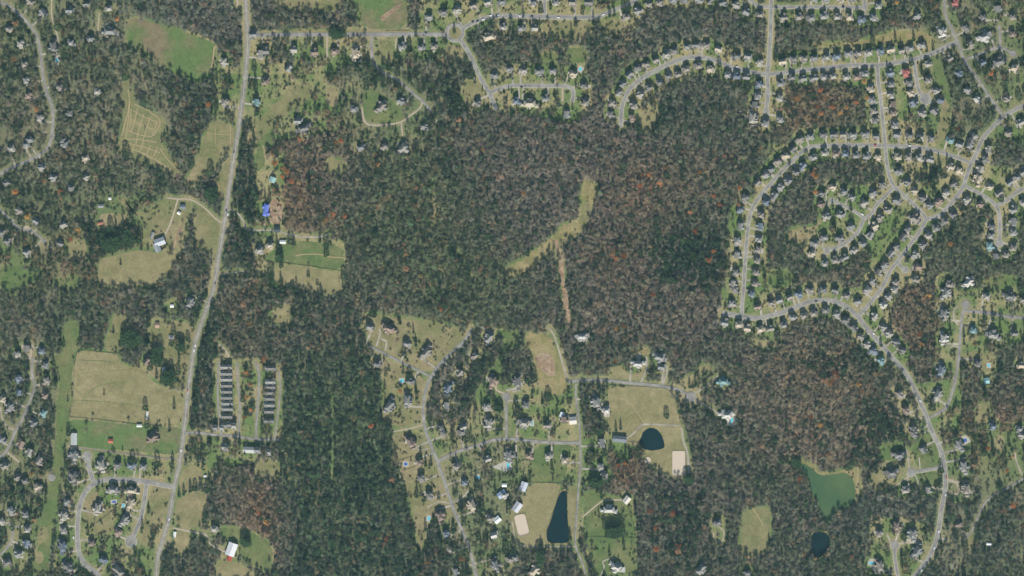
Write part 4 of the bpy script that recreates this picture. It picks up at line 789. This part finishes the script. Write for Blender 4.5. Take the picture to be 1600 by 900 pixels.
# blue-covered house under construction
e = empty('house', (*W(416,328), 0), R(80)); tag(e, 'house under repair with its roof covered in bright blue tarpaulin', 'house')
a = MB(); [a.box(*q) for q in ((-12,12,-4.5,4.5,0,5),(-9,-3,-8,-4.4,0,4.6),(2,8,4.4,8,0,4.4))]; inst('wall', a.me('wall', M['wallm']), e, color=(.6,.55,.5))
a = MB(); a.roof(-12,12,-4.5,4.5,5,3,'x',.8); a.roof(-9,-3,-8,-2,4.6,2.4,'y',0); a.roof(2,8,2,8,4.4,2.3,'y',.5); inst('tarpaulin_roof', a.me('tarpaulin_roof', M['blue']), e)
for q in range(3):
    a = MB(); a.box(-2.5,2.5,-2,2,0,.6); a.box(-2,-.5,-1.5,1,.6,1.1); a.box(.2,1.8,-1,1.7,.6,.9)
    o = inst('debris_pile', a.me('debris_pile', M['deck']), None, (*W(403+q*5, 344+q*3), 0), q*.8); tag(o, ['western','middle','eastern'][q]+' pile of pale building debris southwest of the blue covered house', 'debris pile', 'building debris piles')
# townhouses
def town(x, y, w_, d, rot, label, c, n):
    e = empty('townhouse', (*W(x, y), 0), rot); tag(e, label, 'townhouse', 'townhouse units')
    a = MB(); a.box(-w_/2, w_/2, -d/2, d/2, 0, 8); inst('wall', a.me('wall', M['wallm']), e, color=(.55,.5,.42))
    a = MB(); a.roof(-w_/2, w_/2, -d/2, d/2, 8, d*.33, 'x', .35); a.roof(-w_/2+1.5, -w_/2+6, -d/2-1.2, d/2-1, 7.4, 2.5, 'y', 0); a.roof(w_/2-7, w_/2-2.5, -d/2-1.2, d/2-1, 7.6, 2.3, 'y', 0)
    rf = inst('roof', a.me('roof', M['roofm']), e, color=c)
    b = MB(); b.box(w_/2-2.5, w_/2-1.6, -.4, .5, 9, 12.6); inst('chimney', b.me('chimney', M['brick']), rf)
    b = MB(); b.box(-w_/2-1.5, -w_/2-.003, -2, 2, 0, 2.6); inst('porch', b.me('porch', M['gdoor']), e)
yy = [573,583,592,601.5,611,620.5,629.5,638,650,664]
for i, y in enumerate(yy): town(354+.25*i-(i > 7)*1, y, 22, 8.6, 0, f"grey roofed townhouse, {ORD[i+1]} from the north in the western townhouse column", random.choice(ROOFC['g'][:3]), i)
yy = [575,596,604,613,622,632,642,657]
for i, y in enumerate(yy): town(423.5-.4*i, y, 20, 8.6, 0, f"grey roofed townhouse, {ORD[i+1]} from the north in the eastern townhouse column", random.choice(ROOFC['g'][:3]), i)
for i, (x, y) in enumerate([(337,668),(347,668),(358,663),(366,665),(402,703),(420,706),(354,700)]): town(x, y, 9.5, 12, 0, f"separate small townhouse, {ORD[i+1]} listed from the west below the townhouse columns" if False else ["westernmost small narrow townhouse south of the western column","second narrow townhouse south of the western column","third narrow townhouse south of the western column","easternmost narrow townhouse south of the western column","small townhouse right of the long low white building","small townhouse at the end of the townhouse street","lone townhouse left of the long low white building"][i], ROOFC['g'][i % 4], i)
# pools
for x, y, l, w_, deg, mt, lb in POOLS:
    e = empty('swimming_pool', (*W(x, y), 0), R(deg)); tag(e, lb, 'pool')
    l *= S; w_ *= S; a = MB(); a.box(-l/2-2, l/2+2, -w_/2-2, w_/2+2, 0, .20); inst('deck', a.me('deck', M['deck']), e)
    n = 16; V = [(l/2*.95*math.copysign(abs(math.cos(t))**.6, math.cos(t)), w_/2*.95*math.copysign(abs(math.sin(t))**.6, math.sin(t)), .21) for t in [2*math.pi*q/n for q in range(n)]]
    mesh_obj('water', V, [tuple(range(n))], M[mt], e)
# pale terraces of the large estates
for nm, pts in (('terrace',[(911,517),(917,520),(921,527),(916,534),(911,533),(913,526)]),('terrace',[(1133,651),(1141,647),(1155,655),(1146,668),(1135,663)]),('terrace',[(1024,551),(1037,549),(1043,556),(1040,566),(1034,560)]),('terrace',[(1499,681),(1512,680),(1517,690),(1508,695),(1500,694)]),
                ('terrace',[(1358,873),(1370,873),(1371,884),(1378,895),(1368,897),(1360,884)]),('terrace',[(1296,867),(1306,866),(1300,870)]),('terrace',[(940,633),(953,636),(952,652),(944,651)]),('terrace',[(993,554),(1001,552),(1003,561),(996,564)]),('terrace',[(75,78),(88,76),(95,90),(90,104),(84,88)]),
                ('terrace',[(1414,842),(1437,844),(1436,851),(1420,849)]),('terrace',[(768,730),(798,716),(800,734),(790,737)]),('terrace',[(889,652),(899,650),(900,663),(889,661)]),('cul_de_sac_pad',[(35,351),(48,354),(58,366),(42,364)]),('terrace',[(546,85),(565,84),(565,97),(551,98)])):
    sheet(nm, pts, .182, M['deck'] if nm == 'terrace' else M['gravel'])
# solar/skylight row on the lower left white topped house
# ------------------------------------------------------------------ cars
def car_me():
    b = MB(); b.box(-2.2,2.2,-.9,.9,.35,.95); b.add([(-1.5,-.82,.95),(1.1,-.82,.95),(1.1,.82,.95),(-1.5,.82,.95),(-1.1,-.7,1.5),(.5,-.7,1.5),(.5,.7,1.5),(-1.1,.7,1.5)], [(4,5,6,7),(0,1,5,4),(1,2,6,5),(2,3,7,6),(3,0,4,7)])
    g_ = MB(); g_.add([(.53,-.68,1.47),(1.12,-.78,.97),(1.12,.78,.97),(.53,.68,1.47)], [(0,1,2,3)]); g_.add([(-1.13,-.68,1.47),(-1.53,-.78,.97),(-1.53,.78,.97),(-1.13,.68,1.47)], [(3,2,1,0)])
    wl = MB(); wl.tube((0,-.12,0), (0,.12,0), .34, .34, 10)
    return b.me('body', M['car']), g_.me('window', M['glass']), wl.me('wheel', M['tyre'])
cb, cg, cw = car_me()
CARS = '01: 1462,50d 1415,415d 1425,440w 1345,870d; 10: 1355,138d 1385,132d 1420,122w 1465,98w 1515,95w 1062,205d; 20: 50,100w 125,103d 290,110w 570,92w 60,545d 1405,418w; 30: 470,42d; 31: 885,12w 670,8r 615,20d 590,440w; 02: 1222,360w 1214,390w 1172,640r; 32: 660,285w 300,85d 950,705w; 03: 1132,115w 1058,545w 540,210g 460,660w; 33: 1114,280r 1110,392w 1067,620w 1040,725w 960,865w'
CC = {'w': (.8,.8,.8), 'd': (.03,.035,.05), 'r': (.4,.03,.02), 'g': (.25,.27,.3)}; CN = {'w': 'white', 'd': 'dark', 'r': 'red', 'g': 'silver'}
cnt = {}
for x, y, o in parse(CARS):
    best = None
    for ri, (nm, desc, wd, P, kb, bulb) in enumerate(roads):
        for k in range(len(P)-1):
            d = math.hypot(P[k].x-x, P[k].y-y)
            if best is None or d < best[0]: best = (d, ri, k)
    _, ri, k = best; P = roads[ri][3]; d = P[k+1]-P[k]; desc = roads[ri][1] or 'a short cul-de-sac'
    cnt.setdefault((o, desc), []).append((x, y, math.atan2(-d.y, d.x), ri))
for (o, desc), L in cnt.items():
    L.sort(key=lambda q: q[1]+q[0]*.01)
    for i, (x, y, a, ri) in enumerate(L):
        lb = f"{CN[o]} car on {desc}" + ('' if len(L) == 1 else f", {ORD[i+1]} {CN[o]} one counted from the north")
        e = empty('parked_car', (*W(x, y), .36+.004*ri), a); e.scale = (1.15, 1.15, 1.1); tag(e, lb, 'car', 'cars on the streets')
        inst('body', cb, e, color=CC[o]); inst('window', cg, e)
        for sx in (-1.35, 1.35):
            for sy in (-.85, .85): inst('wheel', cw, e, (sx, sy, .34))

# ------------------------------------------------------------------ trees
def crown_bare(seed, dense=430, rad=4.4, lo=.35):
    r = random.Random(seed); m = MB(); H = 10
    cl = [(r.uniform(-.55,.55), r.uniform(-.55,.55), r.uniform(-.3,.55), r.uniform(.35,.6)) for _ in range(7)]
    for i in range(dense):
        c = r.choice(cl)
        while True:
            p = Vector((r.uniform(-1,1), r.uniform(-1,1), r.uniform(-1,1)))
            if p.length < 1: break
        q = Vector((c[0], c[1], c[2]))+p*c[3]
        if q.length > 1.15: continue
        q = Vector((q.x*rad, q.y*rad, H*.68+q.z*H*.3))
        a = Vector((r.gauss(0,1), r.gauss(0,1), r.gauss(0,1))).normalized(); b = a.orthogonal().normalized(); t = r.uniform(.4, .95); w2 = r.uniform(.13,.32)
        m.add([tuple(q-a*t), tuple(q+b*w2), tuple(q+a*t)], [(0,1,2)])
    return m
def trunk_mb(seed, H=11, rad=3.4):
    r = random.Random(seed); m = MB(); m.tube((0,0,0), (0,0,H*.55), .3, .18, 6)
    for k in range(5):
        a = k*1.257+r.uniform(-.3,.3); m.tube((0,0,H*(.3+.05*k)), (rad*.7*math.cos(a), rad*.7*math.sin(a), H*(.62+.05*k)), .13, .05, 4)
    return m
def crown_ever(seed, broad):
    r = random.Random(seed); m = MB(); H = 12 if not broad else 10; rad = 2.8 if not broad else 4.6
    for i in range(330 if not broad else 420):
        z = r.random(); rr = rad*((1-z)**.8*.95+.08) if not broad else rad*math.sqrt(max(0, 1-(z*1.02-.15)**2/.95))*(1 if z < .9 else .7)
        a = r.uniform(0, 6.283); k = r.uniform(.72, 1.04)*(1+.16*math.sin(3*a+seed)+.1*math.sin(7*a+z*9)); q = Vector((rr*k*math.cos(a), rr*k*math.sin(a), 1+z*H))
        o = Vector((math.cos(a), math.sin(a), r.uniform(-.2, .8))).normalized(); s = Vector((-math.sin(a), math.cos(a), r.uniform(-.3,.3))).normalized(); t = r.uniform(.5, .95)
        m.add([tuple(q-s*t*.6), tuple(q+o*t), tuple(q+s*t*.6), tuple(q-o*t*.5)], [(0,3,2,1)])
    return m
NB, NE = 7, 5
bare = [(crown_bare(i), trunk_mb(i)) for i in range(NB)]; thin = [(crown_bare(20+i, 210, 4.0), trunk_mb(20+i)) for i in range(4)]
full = [(crown_bare(50+i, 900, 4.4), trunk_mb(50+i)) for i in range(3)]
ever = [(crown_ever(i, i >= 3), trunk_mb(80+i, 9, 1.5)) for i in range(NE)]
shrub = MB()
rs = random.Random(3)
for i in range(60):
    p = Vector((rs.gauss(0,1), rs.gauss(0,1), abs(rs.gauss(0,1)))).normalized()*rs.uniform(.7,1.1); a = Vector((rs.gauss(0,1), rs.gauss(0,1), rs.gauss(0,1))).normalized()*.35; b = a.orthogonal().normalized()*.3
    p = p*1.1; shrub.add([tuple(p-a), tuple(p+b), tuple(p+a)], [(0,1,2)])
def proto(mb, tr, name):
    m = MB(); m.v = list(mb.v); m.f = list(mb.f); n1_ = len(m.f); m.add(tr.v, tr.f) if tr else None
    me = bpy.data.meshes.new(name); me.from_pydata(m.v, [], m.f); me.materials.append(M['leafi']); me.materials.append(M['bark'])
    me.polygons.foreach_set('material_index', [0]*n1_+[1]*(len(m.f)-n1_)); return bpy.data.objects.new(name, me)
def scatter(name, protos, pts, scl, rot, tnt, pick, label, cat, tilt=None):
    col = bpy.data.collections.new(name+'_source')
    for i, p in enumerate(protos): p.name = f'{name}_source_{i:02d}'; col.objects.link(p)
    n = len(pts); me = bpy.data.meshes.new(name); me.vertices.add(n); me.vertices.foreach_set('co', np.asarray(pts, np.float32).ravel())
    def A(nm, ty, arr, key): a = me.attributes.new(nm, ty, 'POINT'); a.data.foreach_set(key, np.asarray(arr).ravel())
    A('scl', 'FLOAT_VECTOR', np.asarray(scl, np.float32), 'vector'); A('rotz', 'FLOAT', np.asarray(rot, np.float32), 'value'); A('pick', 'INT', np.asarray(pick, np.int32), 'value')
    t4 = np.ones((n, 4), np.float32); t4[:, :3] = tnt; A('tint', 'FLOAT_COLOR', t4, 'color')
    o = bpy.data.objects.new(name, me); link(o)
    ng = bpy.data.node_groups.new(name, 'GeometryNodeTree'); ng.interface.new_socket('Geometry', in_out='INPUT', socket_type='NodeSocketGeometry'); ng.interface.new_socket('Geometry', in_out='OUTPUT', socket_type='NodeSocketGeometry')
    N = ng.nodes.new; L = ng.links.new; gi = N('NodeGroupInput'); go = N('NodeGroupOutput'); ip = N('GeometryNodeInstanceOnPoints'); ci = N('GeometryNodeCollectionInfo')
    ci.inputs['Collection'].default_value = col; ci.inputs['Separate Children'].default_value = True; ci.inputs['Reset Children'].default_value = True
    def NA(nm, ty): a = N('GeometryNodeInputNamedAttribute'); a.data_type = ty; a.inputs['Name'].default_value = nm; return a.outputs['Attribute']
    cx = N('ShaderNodeCombineXYZ'); L(NA('rotz', 'FLOAT'), cx.inputs[2]); er = N('FunctionNodeEulerToRotation'); L(cx.outputs[0], er.inputs[0])
    L(gi.outputs[0], ip.inputs['Points']); L(ci.outputs[0], ip.inputs['Instance']); ip.inputs['Pick Instance'].default_value = True; L(NA('pick', 'INT'), ip.inputs['Instance Index'])
    L(er.outputs[0], ip.inputs['Rotation']); L(NA('scl', 'FLOAT_VECTOR'), ip.inputs['Scale']); L(ip.outputs[0], go.inputs[0])
    md = o.modifiers.new('scatter', 'NODES'); md.node_group = ng
    tag(o, label, cat, kind='stuff'); return o
# candidates
sp = 4.6
cxs, cys = np.meshgrid(np.arange(-MG+4, 1600+MG-4, sp), np.arange(-MG+4, 900+MG-4, sp))
cxs = (cxs+rng.uniform(-sp*.46, sp*.46, cxs.shape)).ravel(); cys = (cys+rng.uniform(-sp*.46, sp*.46, cys.shape)).ravel()
ii = np.clip((cys+MG).astype(int), 0, GH-1); jj = np.clip((cxs+MG).astype(int), 0, GW-1)
u = rng.random(cxs.shape); keep = u < can[ii, jj]*.97
cxs, cys, ii, jj = cxs[keep], cys[keep], ii[keep], jj[keep]
cc_ = can[ii, jj]; isev = rng.random(cxs.shape) < ev[ii, jj]*(.6+.8*n3[ii, jj])
print('trees', len(cxs), 'yard', (cc_ < .5).sum(), 'ever', isev.sum())
base = tint[ii, jj]
ru = rng.random(len(cxs))
lum = rng.normal(.95, .12, (len(cxs), 1)).clip(.5, 1.9)*(.62+.44*n2[ii, jj]+.36*n4[ii, jj])[:, None]; hue = rng.normal(0, .06, (len(cxs), 3))
rp = np.clip((n2[ii, jj]-.60)*6, 0, .55)[:, None]*(.35+.65*(rng.random((len(cxs), 1)) < .5)); tb = ((base*(1-rp)+RUST*.7*rp)*1.34*lum*(1+hue)).clip(.02, .4)
pale = rng.random(len(cxs)) < .06; tb[pale] = tb[pale]*.5+np.array([.20,.19,.165])*.6
yard = cc_ < .5
tb[yard] = (np.array([.13,.115,.085])*lum[yard]*(1+hue[yard])).clip(.03,.3)
te = (np.array([.036,.058,.027])*lum*(1+hue)).clip(.012, .2)
gl = rng.random(len(cxs)) < .12; te[gl] *= 1.5
# digitised single trees
singles = []  # x,y,kind,scale,tint
hx = np.array([h['x'] for h in houses]); hy = np.array([h['y'] for h in houses])
for x, y, o in parse(ORANGE): singles.append((x, y+1, 'orange', random.uniform(1.15, 1.6), random.choice([(.40,.17,.06),(.36,.20,.075),(.42,.24,.07),(.34,.13,.055),(.33,.19,.10)])))
for x, y, o in parse(EVER): singles.append((x, y+2, 'ever', (1.75 if 'x' in o else 1.35 if 'L' in o else random.uniform(.95, 1.2)), (.034,.06,.026)))
for x, y in ((703,28),): pass
_t = []
for q in singles:
    if all(math.hypot(q[0]-p[0], q[1]-p[1]) > 2.2 for p in _t): _t.append(q)
singles = _t
for cx, cy, rx, ry, n_ in ((960,832,11,7,13),(331,303,10,7,11),(932,754,9,6,9),(527,53,11,5,9),(437,399,2,8,4),(176,383,17,9,16),(205,372,12,12,10),(1245,722,5,10,6),(247,558,9,14,12),(264,590,10,10,12),(205,532,16,14,16),(282,540,5,6,4),(385,845,5,6,5),(1075,748,5,5,4),(845,868,4,14,7),(1210,690,0.1,.1,1)):
    for q in range(n_):
        t_ = 2.399*q; r_ = math.sqrt((q+.5)/n_); singles.append((cx+rx*r_*math.cos(t_), cy+ry*r_*math.sin(t_), 'ever', 1.35+.25*math.sin(q*2.1), (.04,.075,.03)))
sx = np.array([s[0] for s in singles]); sy = np.array([s[1] for s in singles]); sr = np.array([5.5 if s[2] == 'orange' else 5 for s in singles])
far = np.ones(len(cxs), bool)
for a, b, c in zip(sx, sy, sr): far &= np.hypot(cxs-a, cys-b) > c*.75
inframe = (cxs > 4) & (cxs < 1596) & (cys > 4) & (cys < 896)
# extra singles: bare and evergreen yard trees
cand = np.where(far & yard & inframe)[0]
hs = np.array([1.0]*len(cxs)); scf = rng.lognormal(-.03, .17, len(cxs)).clip(.6, 1.45)
cand_b = sorted([k for k in cand if not isev[k]], key=lambda k: -scf[k])[:170]
cand_e = sorted([k for k in cand if isev[k]], key=lambda k: -scf[k])[:60]
for k in cand_b: singles.append((cxs[k], cys[k], 'bare', scf[k]*1.05, tuple(tb[k])))
for k in cand_e: singles.append((cxs[k], cys[k], 'ever', scf[k], tuple(te[k])))
far[cand_b] = False; far[cand_e] = False
def woods(mask, name, protos, tn, label, cat, smin, smax, zf=1.0):
    k = np.where(mask)[0]; s = scf[k]*rng.uniform(smin, smax, len(k)); pts = np.stack([(cxs[k]-800)*S, (450-cys[k])*S, np.zeros(len(k))], -1)
    scatter(name, protos, pts, np.stack([s, s, s*rng.uniform(.85, 1.2, len(k))*zf], -1), rng.uniform(0, 6.28, len(k)), tn[k], rng.integers(0, len(protos), len(k)), label, cat)
woods(far & ~isev & ~yard, 'woodland', [proto(a, b, 'w') for a, b in bare], tb, 'grey brown leafless woodland covering the centre and filling between the housing estates', 'woodland', .74, 1.06, 1.12)
woods(far & isev & ~yard, 'evergreen_woodland', [proto(a, b, 'w') for a, b in ever], te, 'dark green evergreen trees mixed through the leafless woodland', 'woodland', .9, 1.2)
woods(far & ~isev & yard, 'yard_trees', [proto(a, b, 'w') for a, b in thin], tb, 'smaller leafless trees scattered through house yards and road verges', 'trees', .6, .95)
woods(far & isev & yard, 'yard_evergreens', [proto(a, b, 'w') for a, b in ever], te, 'small dark evergreens scattered through house yards', 'trees', .45, .8)
# shrubs round the houses, undergrowth at wood edges
SP = []; ST = []; SS = []
for k, h in enumerate(houses):
    r = random.Random(900+k); wx, wy = W(h['x'], h['y'])
    for q in range(16 if h['big'] else 9):
        a = r.uniform(0, 6.283); d = (h['v'].w/2+r.uniform(.5, 6)); SP.append((wx+d*math.cos(a), wy+d*.8*math.sin(a), 0)); g_ = r.uniform(.7, 1.5); ST.append((.04*g_, .065*g_, .028*g_)); SS.append([r.uniform(.7, 1.7)]*3)
eg = (can > .6) & ((np.roll(can, 4, 0) < .5) | (np.roll(can, -4, 0) < .5) | (np.roll(can, 4, 1) < .5) | (np.roll(can, -4, 1) < .5)) | ((can > .05) & (can < .5) & (n3 > .6))
ey, ex = np.where(eg & (rng.random(eg.shape) < .10) & (dist_road > 1.5) & ~wat)
for a, b in zip(ex, ey): g_ = random.uniform(.7, 1.6); SP.append(((a-MG-800)*S, (450-b+MG)*S, 0)); ST.append((.06*g_, .07*g_, .032*g_)); SS.append([random.uniform(.8, 2.2)]*3)
print('shrubs', len(SP))
scatter('shrubs', [proto(shrub, None, 's')], SP, SS, np.random.default_rng(5).uniform(0, 6.28, len(SP)), ST, [0]*len(SP), 'low dark green shrubs round the houses and along the wood edges', 'shrubs')
# single trees as things
lm = {}
for k, (mbs, pre) in enumerate(((bare, 'bare'), (full, 'orange'), (ever, 'ever'))):
    lm[pre] = [(a.me('crown', M['leaf']), b.me('trunk', M['bark'])) for a, b in mbs]
NAMES = {'bare': ('bare_tree', 'leafless grey tree'), 'orange': ('autumn_tree', 'orange leaved tree'), 'ever': ('evergreen_tree', 'dark evergreen tree')}
lmk = [(h['x'], h['y'], f"{ORD[h['i']]} house from {h['frm']} in {h['desc'].replace('the ', '', 1)}") for h in houses]
FL = [(265,85,'northwest green pasture'),(230,215,'meadow of mown paths'),(330,235,'meadow beside country road'),(200,400,'tan farm field'),(190,590,'big tan field'),(175,680,'green pasture with red shed'),(840,800,'long narrow pond'),(1005,640,'tan horse field'),
      (1019,685,'triangular pond'),(1300,765,'green algae pond'),(1282,850,'small dark woodland pond'),(920,295,'straw clearing in central woods'),(850,390,'long straw trail clearing'),(880,460,'narrow bare trail'),(1295,585,'collector road woods'),(480,395,'green pasture with oval bed'),(850,560,'straw field with rubble'),(960,300,'central woods'),(1060,330,'eastern central woods'),
      (1290,160,'small wood below upper collector street'),(480,290,'russet woods by country road'),(540,800,'lower left woodland block'),(1180,825,'lower right meadow'),(1080,860,'lower woods clearing'),(700,150,'evergreen wood by winding lane'),(600,20,'top green field'),(380,800,'woods beside lower country road')]
lmk += [(a, b, c) for a, b, c in FL]
used = {}
def compass(dx, dy):
    a = math.degrees(math.atan2(-dy, dx)) % 360; return ['east','northeast','north','northwest','west','southwest','south','southeast'][int((a+22.5)//45) % 8]
lab = []; seenk = {}
ev_i = [i for i, q in enumerate(singles) if q[2] == 'ever']
ex_i = sorted(ev_i, key=lambda i: singles[i][3])[:max(0, len(ev_i)-298)]; EXS = [singles[i] for i in ex_i]; singles = [q for i, q in enumerate(singles) if i not in set(ex_i)]
if EXS: scatter('small_evergreens', [proto(a, b, 'w') for a, b in ever], [(*W(q[0], q[1]), 0) for q in EXS], [[q[3]]*3 for q in EXS], [q[0] % 6.28 for q in EXS], [q[4] for q in EXS], [int(q[0]) % NE for q in EXS], 'smallest dark evergreens standing singly in the yards and lawns', 'trees')
for x, y, kd, s, t in singles:
    d, a, b, nm = min((math.hypot(x-a, y-b), a, b, n) for a, b, n in lmk)
    key = (kd, compass(x-a, y-b), nm); used.setdefault(key, []).append(d); lab.append((key, d))
for (x, y, kd, s, t), (key, d) in zip(singles, lab):
    L = sorted(used[key]); gi_ = L.index(d); L[gi_] = -1e-9-abs(d)*0 if False else d; seen_n = seenk.get((key, d), 0); seenk[(key, d)] = seen_n+1; pre = '' if len(L) == 1 else (ORD[gi_+seen_n+1]+' nearest ')
    nm, ds = NAMES[kd]; lb = f"{pre}{ds} {key[1]} of {key[2]}"
    if len(lb.split()) > 16: lb = lb.replace('nearest ', '').replace(' plots', '')
    for a_, b_ in ((' the ', ' '), ('house from', 'from'), ('leaved tree', 'tree'), ('dark evergreen tree', 'evergreen'), ('leafless grey tree', 'leafless tree'), (' street,', ','), ('the ', '')):
        if len(lb.split()) > 16: lb = lb.replace(a_, b_)
    if len(lb.split()) > 16: lb = lb.replace(' tree ', ' ', 1)
    rr = random.Random(int(x*7+y*13)); cm, tm = rr.choice(lm[kd] if kd != 'ever' or s < 1.3 else lm[kd][3:])
    e = empty(nm, (*W(x, y), 0), rr.uniform(0, 6.28)); e.scale = (s, s, s*rr.uniform(.9, 1.1)); tag(e, lb, 'tree', {'bare':'leafless yard trees','orange':'orange autumn trees','ever':'single evergreen trees'}[kd])
    inst('trunk', tm, e); g_ = rr.uniform(.8, 1.2); inst('crown', cm, e, color=tuple(c*g_ for c in t))

# ------------------------------------------------------------------ haze
if HAZE:
    a = MB(); a.box(-26000, 26000, -26000, 26000, -1, CAM_H+40)
    hm = bpy.data.materials.new('haze'); hm.use_nodes = True; n = hm.node_tree; n.nodes.clear(); out = n.nodes.new('ShaderNodeOutputMaterial'); vp = n.nodes.new('ShaderNodeVolumePrincipled')
    vp.inputs['Density'].default_value = HAZE; vp.inputs['Color'].default_value = (.42,.80,.92,1); vp.inputs['Anisotropy'].default_value = 0
    n.links.new(vp.outputs[0], out.inputs['Volume']); o = bpy.data.objects.new('haze', a.me('haze', hm)); link(o); tag(o, 'thin pale blue air between the camera and the ground', 'haze', kind='stuff')
bad = [o['label'] for o in sc.objects if o.parent is None and 'label' in o and not 4 <= len(o['label'].split()) <= 16]
print('bad labels', len(bad), bad[:5])
ls = [o['label'] for o in sc.objects if 'label' in o]; print('dups', len(ls)-len(set(ls)), [(o.name, o['label'], tuple(o.location)) for o in sc.objects if 'label' in o and ls.count(o['label']) > 1])
